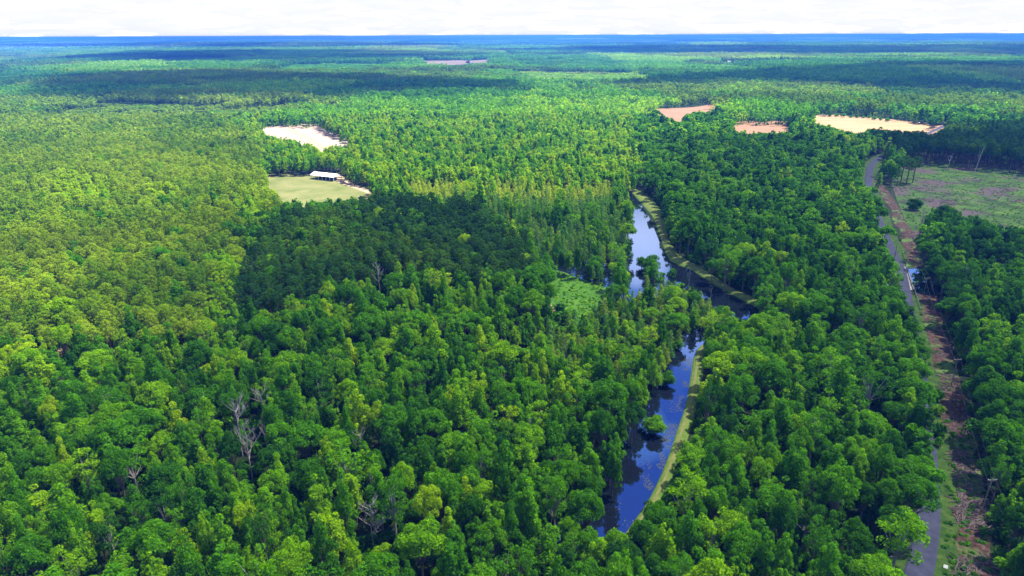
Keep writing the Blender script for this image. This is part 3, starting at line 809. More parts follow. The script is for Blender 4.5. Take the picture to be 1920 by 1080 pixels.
def scatter(y0, y1, ncand, rmin=None):
    Y = np.sqrt(rng.random(ncand) * (y1 ** 2 - y0 ** 2) + y0 ** 2)
    X = (rng.random(ncand) * 2 - 1) * (Y * .80 + 40)
    hh = np.full(ncand, 16.0)
    keep = inframe(X, Y, hh); X, Y = X[keep], Y[keep]; n = len(X)
    u, v = project(np.stack([X, Y, np.full(n, 13.0)], 1))
    k, ti = region(u, v, X, Y)
    var = rng.integers(0, 1 << 16, n)
    oldw = (k == 0) & (u > 1185) & (v < 800)
    r = np.where(k == 0, np.where(oldw, 3.4 + 3.4 * rng.random(n) ** 1.2, np.where((k == 0) & (Y > 480), 2.5 + 2.0 * rng.random(n), 2.8 + 3.0 * rng.random(n) ** 1.4)), np.where(k == 1, 2.3 + 1.6 * rng.random(n), 1.9 + 1.2 * rng.random(n)))
    h = np.where(k == 0, 12.0 + 1.3 * r + 2.5 * rng.normal(size=n), np.where(k == 1, 17.5 + 2.3 * rng.normal(size=n), 11.5 + 2.2 * rng.normal(size=n)))
    swamp = np.zeros(n, bool)
    for p in CYP_MIX: swamp |= inside(u, v, p)
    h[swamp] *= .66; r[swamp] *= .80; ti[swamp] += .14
    h = np.clip(h, 6, 26)
    pd = inside(u, v, PINE_POLYS[3]); h[pd & (k == 1)] += 6
    return X, Y, k, ti, var, r, h
def accept(c):
    X, Y, k, ti, var, r, h = c
    b = blocked(X, Y, r, h)
    for i in np.nonzero(~b)[0]:
        if try_place(X[i], Y[i], r[i]):
            TREES.append((X[i], Y[i], int(k[i]), ti[i], r[i], h[i], int(var[i])))
TREES += ROADSIDE
accept(scatter(95, 420, 26000))
accept(scatter(420, 1000, 75000))
T = np.array([t for t in TREES])
print('TREES', len(T), [int((T[:, 2] == q).sum()) for q in range(3)])

# ------------------------------------------------------------------ labels that single a tree out
LANDMARKS = [
    ('the big bare grey tree', 465, 840), ('the forked bare tree', 503, 835), ('the pinkish snag', 712, 515), ('the twiggy bare tree', 700, 985), ('the slim bare stem', 996, 830),
    ('the willow in the canal', 1226, 795), ('the canal head', 1310, 632), ('the lower levee path', 1290, 770), ('the canal foot', 1130, 985), ('the lone meadow tree', 1008, 520), ('the meadow', 1090, 560),
    ('the swamp pond', 1150, 505), ('the levee bend', 1245, 470), ('the dark canal reach', 1350, 560), ('the upper levee end', 1180, 355), ('the crop field', 600, 360), ('the open shed', 600, 330), ('the sandy field', 575, 255),
    ('the bridge', 1690, 520), ('the bridge pond', 1718, 530), ('the brush tee pole', 1796, 690), ('the pond tee pole', 1739, 535), ('the near leaning pole', 1858, 930), ('the white roadside marker', 1771, 1067),
    ('the lowest road', 1740, 1030), ('the road gap', 1757, 910), ('the road bend', 1628, 330), ('the clearcut', 1830, 360), ('the clearcut dome tree', 1768, 390), ('the lime grove', 145, 345),
    ('the lime strip', 420, 540), ('the small sand patch', 112, 655), ('the red field', 1430, 238), ('the tan field', 1620, 232), ('the small bare tree', 375, 710), ('the low bare tree', 420, 1062), ('the dark pine stand', 720, 450),
]
ORD = ['nearest', 'second', 'third', 'fourth', 'fifth', 'sixth', 'seventh', 'eighth', 'ninth', 'tenth', 'eleventh', 'twelfth', 'thirteenth', 'fourteenth', 'fifteenth', 'sixteenth', 'seventeenth', 'eighteenth', 'nineteenth', 'twentieth']
ORD += ['twenty-' + x for x in ('first', 'second', 'third', 'fourth', 'fifth', 'sixth', 'seventh', 'eighth', 'ninth')] + ['thirtieth'] + ['thirty-' + x for x in ('first', 'second', 'third', 'fourth', 'fifth', 'sixth', 'seventh', 'eighth', 'ninth')]
LB = {}
def tone_word(k, t):
    if k == 1: return 'dark green' if t < .3 else 'mid green' if t < .62 else 'olive yellow'
    if k == 2: return 'deep green' if t < .38 else 'pale green' if t < .7 else 'yellow green'
    return 'dark green' if t < .26 else 'deep green' if t < .42 else 'bright green' if t < .62 else 'lime green'
def side_word(dx, dy):
    a = math.degrees(math.atan2(-dy, dx)) % 360
    return ['right of', 'behind and right of', 'behind', 'behind and left of', 'left of', 'before and left of', 'in front of', 'before and right of'][int(((a + 22.5) % 360) // 45)]
SHAPE = {'round': 'round-headed', 'spire': 'spire-topped', 'multi': 'many-topped', 'open': 'loose open'}
def label_for(u, v, k, t, style):
    d = [((u - a) ** 2 + ((v - b) * 1.3) ** 2, nm, u - a, v - b) for nm, a, b in LANDMARKS]
    _, nm, dx, dy = min(d)
    shape = 'pine' if k == 1 else 'cypress' if k == 2 else SHAPE[style] + ' tree'
    return (tone_word(k, t), shape, side_word(dx, dy), nm), math.sqrt(min(d)[0])

# ------------------------------------------------------------------ the trees themselves: the 300 of each kind that show largest
def tree_object(kind, var, x, y, h, r, tint, rz, label=None, group=None, name=None, cat='tree'):
    cm, tm, st = NEAR[kind][var]
    root = empty(name or kind + '_tree', (x, y, 0), rz)
    s = r / RAD[kind][st]
    root.scale = (s, s, h / HT[kind])
    for nm, me in (('crown', cm), ('trunk', tm)):
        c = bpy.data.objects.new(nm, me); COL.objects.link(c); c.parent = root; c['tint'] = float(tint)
    tag(root, label, cat, group)
    return root
KN = ['broadleaf', 'pine', 'cypress']
GROUPS = {'broadleaf': 'broadleaf trees of the forest', 'pine': 'pines of the pine stands', 'cypress': 'cypresses of the swamp'}
MAXK = {'broadleaf': 292, 'pine': 240, 'cypress': 220}
pend = []
is_obj = np.zeros(len(T), bool)
for q, kind in enumerate(KN):
    idx = np.nonzero(T[:, 2] == q)[0]
    uu, vv = project(np.stack([T[idx, 0], T[idx, 1], T[idx, 5] * .7], 1))
    vis = (uu > -20) & (uu < 1940) & (vv < 1100)
    size = T[idx, 4] / np.hypot(T[idx, 1], H) * vis
    order = idx[np.argsort(-size)][:MAXK[kind]]
    is_obj[order] = True
    for i in order:
        x, y, _, t, r, h, var = T[i]; var = int(var) % NV[kind]; st = NEAR[kind][var][2]
        u, v = project(np.array([[x, y, h * .75]]))
        key, d = label_for(float(u[0]), float(v[0]), q, t, st)
        pend.append((key, d, kind, var, x, y, h, r, t))
pend.sort(key=lambda p: (p[0], p[1]))
cnt = {}
for key, d, kind, var, x, y, h, r, t in pend:
    c = cnt.get(key, 0); cnt[key] = c + 1
    lab = f'{key[0]} {key[1]}, {ORD[min(c, len(ORD) - 1)]} such {key[2]} {key[3]}'
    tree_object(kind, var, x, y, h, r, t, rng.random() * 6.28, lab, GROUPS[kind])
for d in SPECIAL:
    tree_object(d['k'], d['var'], d['x'], d['y'], d['h'], d['r'], d['t'], rng.random() * 6.28, d['label'], d['group'], d['name'], d['cat'])

# ------------------------------------------------------------------ the rest of the forest: one object per kind, instanced
def gn_forest(name, P, rot, scl, tint, vid, meshes, label):
    col = bpy.data.collections.new(name + '_shapes')
    for i, me in enumerate(meshes):
        o = bpy.data.objects.new(f'{name}_shape_{i:03d}', me); col.objects.link(o)
    me = bpy.data.meshes.new(name)
    me.from_pydata(np.asarray(P).tolist(), [], [])
    for nm, tp, arr in (('rotz', 'FLOAT', rot), ('tint', 'FLOAT', tint)):
        me.attributes.new(nm, tp, 'POINT').data.foreach_set('value', np.asarray(arr, np.float32))
    me.attributes.new('vid', 'INT', 'POINT').data.foreach_set('value', np.asarray(vid, np.int32))
    me.attributes.new('scl', 'FLOAT_VECTOR', 'POINT').data.foreach_set('vector', np.asarray(scl, np.float32).ravel())
    o = bpy.data.objects.new(name, me); COL.objects.link(o)
    ng = bpy.data.node_groups.new(name, 'GeometryNodeTree')
    ng.interface.new_socket('Geometry', in_out='INPUT', socket_type='NodeSocketGeometry')
    ng.interface.new_socket('Geometry', in_out='OUTPUT', socket_type='NodeSocketGeometry')
    N = ng.nodes; Lk = ng.links
    gi = N.new('NodeGroupInput'); go = N.new('NodeGroupOutput')
    ci = N.new('GeometryNodeCollectionInfo'); ci.inputs['Collection'].default_value = col
    ci.inputs['Separate Children'].default_value = True; ci.inputs['Reset Children'].default_value = True
    ip = N.new('GeometryNodeInstanceOnPoints'); ip.inputs['Pick Instance'].default_value = True
    def attr(nm, tp):
        a = N.new('GeometryNodeInputNamedAttribute'); a.data_type = tp; a.inputs['Name'].default_value = nm
        return a.outputs['Attribute']
    cx = N.new('ShaderNodeCombineXYZ'); Lk.new(attr('rotz', 'FLOAT'), cx.inputs[2])
    e2r = N.new('FunctionNodeEulerToRotation'); Lk.new(cx.outputs[0], e2r.inputs[0])
    Lk.new(gi.outputs[0], ip.inputs['Points']); Lk.new(ci.outputs[0], ip.inputs['Instance'])
    Lk.new(attr('vid', 'INT'), ip.inputs['Instance Index']); Lk.new(e2r.outputs[0], ip.inputs['Rotation']); Lk.new(attr('scl', 'FLOAT_VECTOR'), ip.inputs['Scale'])
    Lk.new(ip.outputs[0], go.inputs[0])
    md = o.modifiers.new('scatter', 'NODES'); md.node_group = ng
    return tag(o, label, None, None, 'stuff')
FOREST_LABEL = {'broadleaf': 'broadleaf forest beyond the nearest trees, reading as one green mass', 'pine': 'close-ranked pine forest beyond the nearest pines', 'cypress': 'feathery cypress swamp behind the nearest cypresses'}
for q, kind in enumerate(KN):
    idx = np.nonzero((T[:, 2] == q) & ~is_obj)[0]
    D = np.hypot(T[idx, 1], H)
    lod = np.where(D < 380, 0, np.where(D < 760, 1, 2))
    vr = T[idx, 6].astype(int) % NV[kind]
    R0s = np.array([RAD[kind][NEAR[kind][a][2]] for a in vr])
    s = T[idx, 4] / R0s
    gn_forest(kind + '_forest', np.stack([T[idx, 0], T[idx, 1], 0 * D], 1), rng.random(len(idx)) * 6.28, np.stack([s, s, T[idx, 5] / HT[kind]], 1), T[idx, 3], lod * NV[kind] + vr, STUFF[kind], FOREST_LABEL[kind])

# undergrowth that fills the gaps between the near trunks
BUSH = [bush(0).mesh('bush', [M['leaf']]) for k in range(4)] + [bush(1).mesh('bush', [M['leaf']]) for k in range(4)]
n = 16000
Y = np.sqrt(rng.random(n) * (520 ** 2 - 95 ** 2) + 95 ** 2); X = (rng.random(n) * 2 - 1) * (Y * .8 + 40)
u, v = project(np.stack([X, Y, np.full(n, 1.5)], 1))
keep = inframe(X, Y, np.full(n, 2.0), 60, 60) & ~blocked(X, Y, np.full(n, 2.2), np.full(n, 3.0), True)
for poly in (WATER1, WATER3): keep &= ~inside(u, v, poly)
keep &= ~(inside(u, v, WATER2) & (rng.random(n) < .85))
X, Y = X[keep], Y[keep]; n = len(X); s = .7 + .9 * rng.random(n)
gn_forest('undergrowth', np.stack([X, Y, 0 * X], 1), rng.random(n) * 6.28, np.stack([s, s, s * (.8 + .8 * rng.random(n))], 1), np.clip(.28 + .2 * rng.normal(size=n), 0, 1), rng.integers(0, 4, n) + 4 * (Y > 260), BUSH, 'low bushes filling the gaps under the forest trees')
# low weeds over the meadow, the clearcut and the verges
P = []
def weeds(poly, n, smin, smax, tmean):
    a = np.array(poly); uu = rng.uniform(a[:, 0].min(), a[:, 0].max(), n * 3); vv = rng.uniform(a[:, 1].min(), a[:, 1].max(), n * 3)
    m = inside(uu, vv, poly); uu, vv = uu[m][:n], vv[m][:n]
    for a_, b_ in zip(uu, vv):
        g = ground(a_, b_)
        if min(np.hypot(L_[:, 0] - g[0], L_[:, 1] - g[1])) < 4.2: continue
        s = rng.uniform(smin, smax); P.append((g[0], g[1], s, tmean + .15 * rng.normal()))
weeds([(1000, 560), (1036, 508), (1072, 514), (1130, 532), (1150, 548), (1120, 590), (1060, 612), (1010, 600)], 800, .06, .32, .6)
weeds(CLEAR['CUT'], 1500, .06, .32, .45)
weeds(CLEAR['ROADROW'], 520, .08, .34, .30)
P = np.array(P)
gn_forest('ground_cover', np.stack([P[:, 0], P[:, 1], 0 * P[:, 0]], 1), rng.random(len(P)) * 6.28, np.stack([P[:, 2] * 1.5, P[:, 2] * 1.5, P[:, 2]], 1), np.clip(P[:, 3], 0, 1), rng.integers(4, 8, len(P)), BUSH, 'knee high weeds and regrowth on the open ground')

# cut sticks and slash left on the clearcut and the brush strip
STK = []
for k in range(4):
    mb = MB()
    for q in range(5):
        a_ = rng.random() * 3.14; c_ = rng.normal(size=2) * .9; L1_ = 1.0 + 1.6 * rng.random(); dv = np.array([math.cos(a_), math.sin(a_), .08]) * L1_ / 2
        mb.tube([np.array([c_[0], c_[1], .18]) - dv, np.array([c_[0], c_[1], .22]) + dv], .05 + .07 * rng.random(), 4)
    STK.append(mb.mesh('slash', [M['slash']]))
P = []
for poly, n_ in ((CLEAR['CUT'], 900), (CLEAR['ROADROW'], 700)):
    a = np.array(poly); uu = rng.uniform(a[:, 0].min(), a[:, 0].max(), n_ * 3); vv = rng.uniform(a[:, 1].min(), a[:, 1].max(), n_ * 3); m_ = inside(uu, vv, poly)
    for a_, b_ in zip(uu[m_][:n_], vv[m_][:n_]):
        g_ = ground(a_, b_)
        if min(np.hypot(L_[:, 0] - g_[0], L_[:, 1] - g_[1])) < 7 or 503 < b_ < 552: continue
        if fbm(np.array([g_[0] / 14]), np.array([g_[1] / 14]), 13)[0] > (.5 if poly is CLEAR['CUT'] else .38): P.append((g_[0], g_[1], .7 + .8 * rng.random()))
P = np.array(P)
gn_forest('slash_debris', np.stack([P[:, 0], P[:, 1], 0 * P[:, 0] + .12], 1), rng.random(len(P)) * 6.28, np.stack([P[:, 2]] * 3, 1), np.full(len(P), .5), rng.integers(0, 4, len(P)), STK, 'grey cut branches lying over the cleared ground')

# pale water weed drifting along the levee side of the lower canal
pad = []
for k in range(3):
    mb = MB(); a_ = np.sort(rng.random(7)) * 6.28; rr_ = .6 + .5 * rng.random(7)
    mb.add(np.stack([np.cos(a_) * rr_, np.sin(a_) * rr_, 0 * a_], 1), [tuple(range(7))]); pad.append(mb.mesh('weed_pad', [M['weed']]))
WE = np.array(smooth(G([(1318, 650), (1301, 668), (1294, 710), (1285, 760), (1270, 805), (1255, 850), (1236, 898), (1214, 940), (1192, 970)]), 10))
P = []
for i_ in range(9000):
    q = WE[rng.integers(0, len(WE))]; dd = abs(rng.normal()) * 2.4 + .2
    x_, y_ = q[0] - dd, q[1] + rng.normal() * 2.0
    if fbm(np.array([x_ / 3.5]), np.array([y_ / 6]), 77)[0] > .56: P.append((x_, y_, .06 + .15 * rng.random() ** 2))
P = np.array(P)
gn_forest('water_weed', np.stack([P[:, 0], P[:, 1], 0 * P[:, 0] + .075], 1), rng.random(len(P)) * 6.28, np.stack([P[:, 2], P[:, 2], P[:, 2]], 1), np.full(len(P), .5), rng.integers(0, 3, len(P)), pad, 'pale weed drifting on the blue water beside the levee')

# far forest: stands of many crowns, out to the horizon
def stand_mesh(kind, size, ntree, leafn, lsize, tall):
    mb = MB()
    for i in range(ntree):
        x, y = (rng.random(2) - .5) * size * 1.15
        h = tall * (.75 + .4 * rng.random()); r = (3.0 if kind == 1 else 4.2) * (.7 + .6 * rng.random()) * lsize / 1.6
        tone = rng.random()
        leaves(mb, (x, y, h - r), (r, r, r * 1.25), leafn, lsize, tone=tone, zmin=-.5, shell=.3)
        leaves(mb, (x, y, (h - r) * .5), (r * .7, r * .7, h * .4), max(3, leafn // 4), lsize * 1.3, tone=0, zmin=-.9)
    return mb.mesh('stand', [M['needle'] if kind == 1 else M['leaf']])
ST_S = [stand_mesh(k, 34, 24, 26, 1.6, 17) for k in (0, 0, 0, 1, 1, 1)]
ST_M = [stand_mesh(k, 70, 60, 14, 2.6, 18) for k in (0, 0, 0, 1, 1, 1)]
ST_L = [stand_mesh(k, 200, 110, 9, 6.0, 22) for k in (0, 0, 0, 1, 1, 1)]
PP = []
def stands(y0, y1, step, base):
    for y in np.arange(y0, y1, step * .9):
        half = y * .79 + step * 2
        xs = np.arange(-half, half, step * .9)
        xs = xs + (rng.random(len(xs)) - .5) * step * .5; ys = y + (rng.random(len(xs)) - .5) * step * .5
        b = np.zeros(len(xs), bool)
        for nm in ('F5', 'F5b', 'F6', 'HOUSEA', 'HOUSEB', 'F3a', 'F4', 'F4R'):
            for f in (0.0, 9.0, 18.0, 26.0):
                for dx in (-.45, 0, .45):
                    for dy in (-.45, .45):
                        u, v = project(np.stack([xs + dx * step, ys + dy * step, np.full(len(xs), f)], 1)); b |= inside(u, v, CLEAR[nm])
        xs, ys = xs[~b], ys[~b]
        u, v = project(np.stack([xs, ys, np.full(len(xs), 13.0)], 1))
        k, ti = region(u, v, xs, ys)
        wx = xs + 160 * (fbm(xs / 240, ys / 240, 61) - .5); wy = ys + 160 * (fbm(xs / 240, ys / 240, 67) - .5)
        cx_ = np.floor(wx / (300 + ys * .05)).astype(int); cy_ = np.floor(wy / (230 + ys * .07)).astype(int)
        pr = np.array([random.Random(int(a_) * 7919 + int(b_) * 104729).random() for a_, b_ in zip(cx_, cy_)])
        ph = np.array([random.Random(int(a_) * 5077 + int(b_) * 15013 + 9).random() for a_, b_ in zip(cx_, cy_)])
        ti = .30 + .5 * pr + .30 * (fbm(xs / 700, ys / 420, 31, 4) - .5) + .08 * rng.normal(size=len(xs)) + .08 * (k == 1)
        hs = np.where(ph < .10, .30, .75 + .45 * ph) + .15 * (fbm(xs / 90, ys / 90, 55) - .5) + .1 * rng.normal(size=len(xs))
        hs = np.maximum(hs, .2)
        for a, c, kk, t, h in zip(xs, ys, k, ti, hs): PP.append((a, c, base + (3 if kk == 1 else 0) + rng.integers(0, 3), min(max(t, .05), 1), h))
stands(990, 2500, 34, 0)
stands(2500, 6500, 70, 6)
stands(6500, 26000, 200, 12)
PP = np.array(PP)
print('STANDS', len(PP))
gn_forest('distant_forest', np.stack([PP[:, 0], PP[:, 1], 0 * PP[:, 0]], 1), rng.random(len(PP)) * 6.28, np.stack([np.ones(len(PP)), np.ones(len(PP)), PP[:, 4]], 1), PP[:, 3], PP[:, 2], ST_S + ST_M + ST_L, 'forest stands fading blue towards the horizon')

# ------------------------------------------------------------------ bare trees
def dead_tree(name, px, h, spread, seed, label, lean=0.0, dens=5, mat='deadwood', cat='dead tree', girth=1.0, group='bare trees'):
    r_ = random.Random(seed)
    g = ground(*px)
    root = empty(name, (g[0], g[1], 0), r_.random() * 6.28 if lean == 0 else 0)
    tm = MB(); bm_ = MB()
    def branch(mb, p, d, L, rad, depth):
        pts = [p]; q = np.array(p, float); dd = np.array(d, float); n = 4
        for i in range(n):
            dd = dd + np.array([r_.uniform(-.18, .18), r_.uniform(-.18, .18), .10]); dd /= np.linalg.norm(dd)
            q = q + dd * L / n; pts.append(q.copy())
        mb.tube(pts, np.linspace(rad, rad * .35, n + 1), 5 if depth == 0 else 4, caps=False)
        if depth >= 3: return
        for k in range(dens if depth < 2 else 3):
            f = r_.uniform(.3, 1.0); a = pts[min(int(f * n), n)]
            ang = r_.uniform(0, 6.28); e = np.array([math.cos(ang) * spread, math.sin(ang) * spread, r_.uniform(.35, 1.0)]) + dd * .5
            e /= np.linalg.norm(e)
            branch(bm_, a, e, L * r_.uniform(.38, .62), max(rad * .42, .028), depth + 1)
    tp = np.array([lean, 0, 1.0]); tp /= np.linalg.norm(tp)
    pts = [np.array([0, 0, -.3])] + [tp * h * f + np.array([r_.uniform(-.2, .2), r_.uniform(-.2, .2), 0]) for f in (.2, .4, .6, .8, 1.0)]
    R = .013 * h * girth
    tm.tube(pts, [R, R * .85, R * .7, R * .55, R * .38, R * .12], 7)
    for k in range(dens * 2):
        f = r_.uniform(.38, .98); ang = r_.uniform(0, 6.28)
        e = np.array([math.cos(ang) * spread, math.sin(ang) * spread, r_.uniform(.4, 1.1)]); e /= np.linalg.norm(e)
        branch(bm_, tp * h * f, e, h * .36 * (1.15 - .6 * f), R * .42, 1)
    tm.build('trunk', M[mat], root); bm_.build('branches', M[mat], root)
    return tag(root, label, cat, group)
dead_tree('dead_tree', (474, 903), 19, .75, 1, 'big bare grey tree with dense twigs rising above the canopy')
dead_tree('dead_tree', (505, 862), 15, .6, 2, 'forked bare tree just beside the big bare grey one', dens=3)
dead_tree('dead_tree', (500, 815), 16, .7, 3, 'smaller bare tree standing behind the big bare grey one', dens=4)
dead_tree('dead_tree', (455, 855), 20, .7, 12, 'reddish grey bare tree overlapping the back of the big bare grey one', dens=4)
dead_tree('dead_tree', (713, 562), 17, .7, 4, 'pinkish bare tree standing in front of the dark pine stand', dens=4)
dead_tree('dead_tree', (702, 1040), 15, 1.2, 5, 'wide twiggy bare tree low in the forest left of the canal', dens=5)
dead_tree('dead_tree', (378, 745), 13, .5, 6, 'small bare grey tree in the dark broadleaf forest', dens=4)
dead_tree('dead_tree', (420, 1095), 15, .6, 7, 'low bare grey tree at the bottom edge of the forest', dens=4)
dead_tree('dead_tree', (995, 858), 14, .3, 8, 'slim bare stem standing among bright swamp trees', dens=2)
dead_tree('dead_tree', (345, 845), 13, .5, 9, 'thin bare tree in the forest left of the big bare grey one', dens=3)
dead_tree('dead_tree', (680, 880), 12, .6, 10, 'thin pale bare tree midway between the big grey one and canal', dens=3)
dead_tree('dead_tree', (1066, 492), 9, .3, 11, 'pale dead stem at the shore of the swamp pond', dens=2)
for i, (px, h, sd) in enumerate([((1724, 440), 17, 21), ((1733, 370), 11, 22), ((1775, 318), 15, 23), ((1828, 322), 21, 24)]):
    lab = ['tall bare white stem standing in the clearcut slash', 'leaning bare pale stem beyond the dark clearcut tree', 'pale bare stem at the edge of the tall pines', 'leaning white dead trunk with a few limbs before the tall pines'][i]
    dead_tree('dead_tree', px, h, .3, sd, lab, lean=.0 if i in (0,) else .14, dens=2, mat='palewood', girth=1.5)
for i, (u0, v0) in enumerate([(938, 640), (1100, 640), (1170, 600), (1250, 560), (1290, 545), (1215, 615), (1330, 580), (1060, 690), (905, 660), (1180, 700), (1275, 600), (1130, 600)]):
    lm = ['behind the dark broadleaf trees', 'in front of the meadow', 'below the swamp pond', 'beside the dark canal reach', 'close under the levee bend', 'halfway from the swamp pond to the canal head', 'nearest the dark canal foot', 'before the meadow, set low', 'farthest from the swamp pond', 'near the lower canal', 'above the canal head', 'just below the meadow corner'][i]
    dead_tree('dead_tree', (u0, v0), 9.5 + (i * 7 % 5) * .6, .35, 40 + i, 'thin grey dead stem in the swamp ' + lm, dens=2, group='dead stems in the swamp')

# ------------------------------------------------------------------ poles and wires
def pole(name, top_px, h, label, arm=2.4, lean=0.0, yaw=0.0):
    p = ground(*top_px, z0=h)
    root = empty(name, (p[0], p[1], 0), yaw)
    mb = MB(); mb.tube([(0, 0, -.3), (0, 0, h * .5), (lean, 0, h)], [.17, .14, .11], 8); mb.build('post', M['wood'], root)
    if arm:
        a = MB(); a.box((lean, 0, h - .5), (arm, .14, .16)); a.tube([(lean, .08, h - 1.4), (lean - arm * .35, .08, h - .52)], .03, 4); a.tube([(lean, .08, h - 1.4), (lean + arm * .35, .08, h - .52)], .03, 4)
        a.build('crossarm', M['wood'], root)
        for dx in (-.46, 0, .46):
            i_ = MB(); i_.tube([(lean + dx * arm, 0, h - .42), (lean + dx * arm, 0, h - .3), (lean + dx * arm, 0, h - .16), (lean + dx * arm, 0, h - .1)], [.03, .09, .07, .03], 6); i_.build('insulator', M['ceramic'], root)
    return tag(root, label, 'utility pole', 'utility poles along the brush strip'), np.array([p[0], p[1], h])
POLES = [pole('utility_pole', (1859, 897), 11.5, 'leaning utility pole low in the brush strip beside dark branches', 2.4, .35),
         pole('utility_pole', (1796, 672), 11.5, 'tee-topped utility pole between the brush strip and dark trees', 2.6),
         pole('utility_pole', (1739, 520), 11.5, 'tee-topped utility pole standing by the small pond', 2.6),
         pole('utility_pole', (1688, 394), 11.5, 'thin utility pole on the brush strip beside the clearcut', 1.8),
         pole('utility_pole', (1673, 346), 11.5, 'thin utility pole at the far end of the brush strip', 1.8)]
POLES2 = [pole('utility_pole', (1683, 455), 9.5, 'bare pole at the roadside just behind the bridge', 0), pole('utility_pole', (1613, 281), 11, 'pale utility pole on the wooded side of the road bend', 0)]
ends = [np.array([115, 118, 11.5])] + [p[1] for p in POLES]
for i in range(len(ends) - 1):
    for side in (-1, 1):
        mb = MB(); a, b = ends[i], ends[i + 1]; pts = []
        for k in range(13):
            t = k / 12; q = a * (1 - t) + b * t; q = q + np.array([side * 1.1, 0, -.15 - 1.6 * 4 * t * (1 - t)]); pts.append(q)
        mb.tube(pts, .013, 4, caps=False)
        o = mb.build('power_line', M['wire'])
        where = ['running out of view from the leaning pole', 'between the leaning pole and the tee pole above the brush', 'between the tee pole above the brush and the pond pole', 'from the pond pole to the clearcut pole', 'over the far end of the brush strip'][i]
        tag(o, f'{"road side" if side < 0 else "forest side"} wire {where}', 'power line', 'wires of the pole line')

# ------------------------------------------------------------------ bridge, guardrails, marker
bi = [i for i, p in enumerate(ROAD) if ground(1693, 562)[1] < p[1] < ground(1693, 486)[1]]
A, B = np.array(ROAD[bi[0]]), np.array(ROAD[bi[-1]])
d = (B - A)[:2]; Lb = float(np.linalg.norm(d)); yaw = math.atan2(d[1], d[0]); mid = (A + B) / 2
br = empty('road_bridge', (mid[0], mid[1], 0), yaw)
mb = MB(); mb.box((0, 0, .22), (Lb * .62, 9.0, .30)); mb.build('deck', M['concrete'], br)
for s in (-1, 1):
    mb = MB(); mb.box((0, s * 4.3, .72), (Lb * .62, .3, .70)); mb.build('parapet', M['concrete'], br)
tag(br, 'grey concrete road bridge over the canal beside the small pond', 'bridge')
def guardrail(off, lab, a=-.75, b=.75):
    root = empty('guardrail', (mid[0], mid[1], 0), yaw)
    mb = MB(); mb.box((Lb * (a + b) / 2, off, .95), (Lb * (b - a), .08, .32)); mb.build('rail', M['steel'], root)
    for x in np.linspace(a * Lb + .5, b * Lb - .5, 12):
        p = MB(); p.box((x, off + (.12 if off > 0 else -.12), .5), (.14, .14, 1.0)); p.build('post', M['wood'], root)
    return tag(root, lab, 'guardrail', 'guardrails at the bridge')
guardrail(-4.75, 'steel guardrail on the pond side of the bridge')
guardrail(4.75, 'steel guardrail on the wooded side of the bridge')
g = ground(1771, 1072)
mk = empty('marker_sign', (g[0], g[1], 0), -.3)
mb = MB(); mb.box((0, 0, .45), (.08, .08, 1.0)); mb.build('post', M['steel'], mk)
mb = MB(); mb.box((0, -.06, 1.25), (.95, .05, .75)); o = mb.build('panel', M['signwhite'], mk); o.rotation_euler = (-.5, .15, 0)
tag(mk, 'small white marker panel on a post beside the road', 'sign')

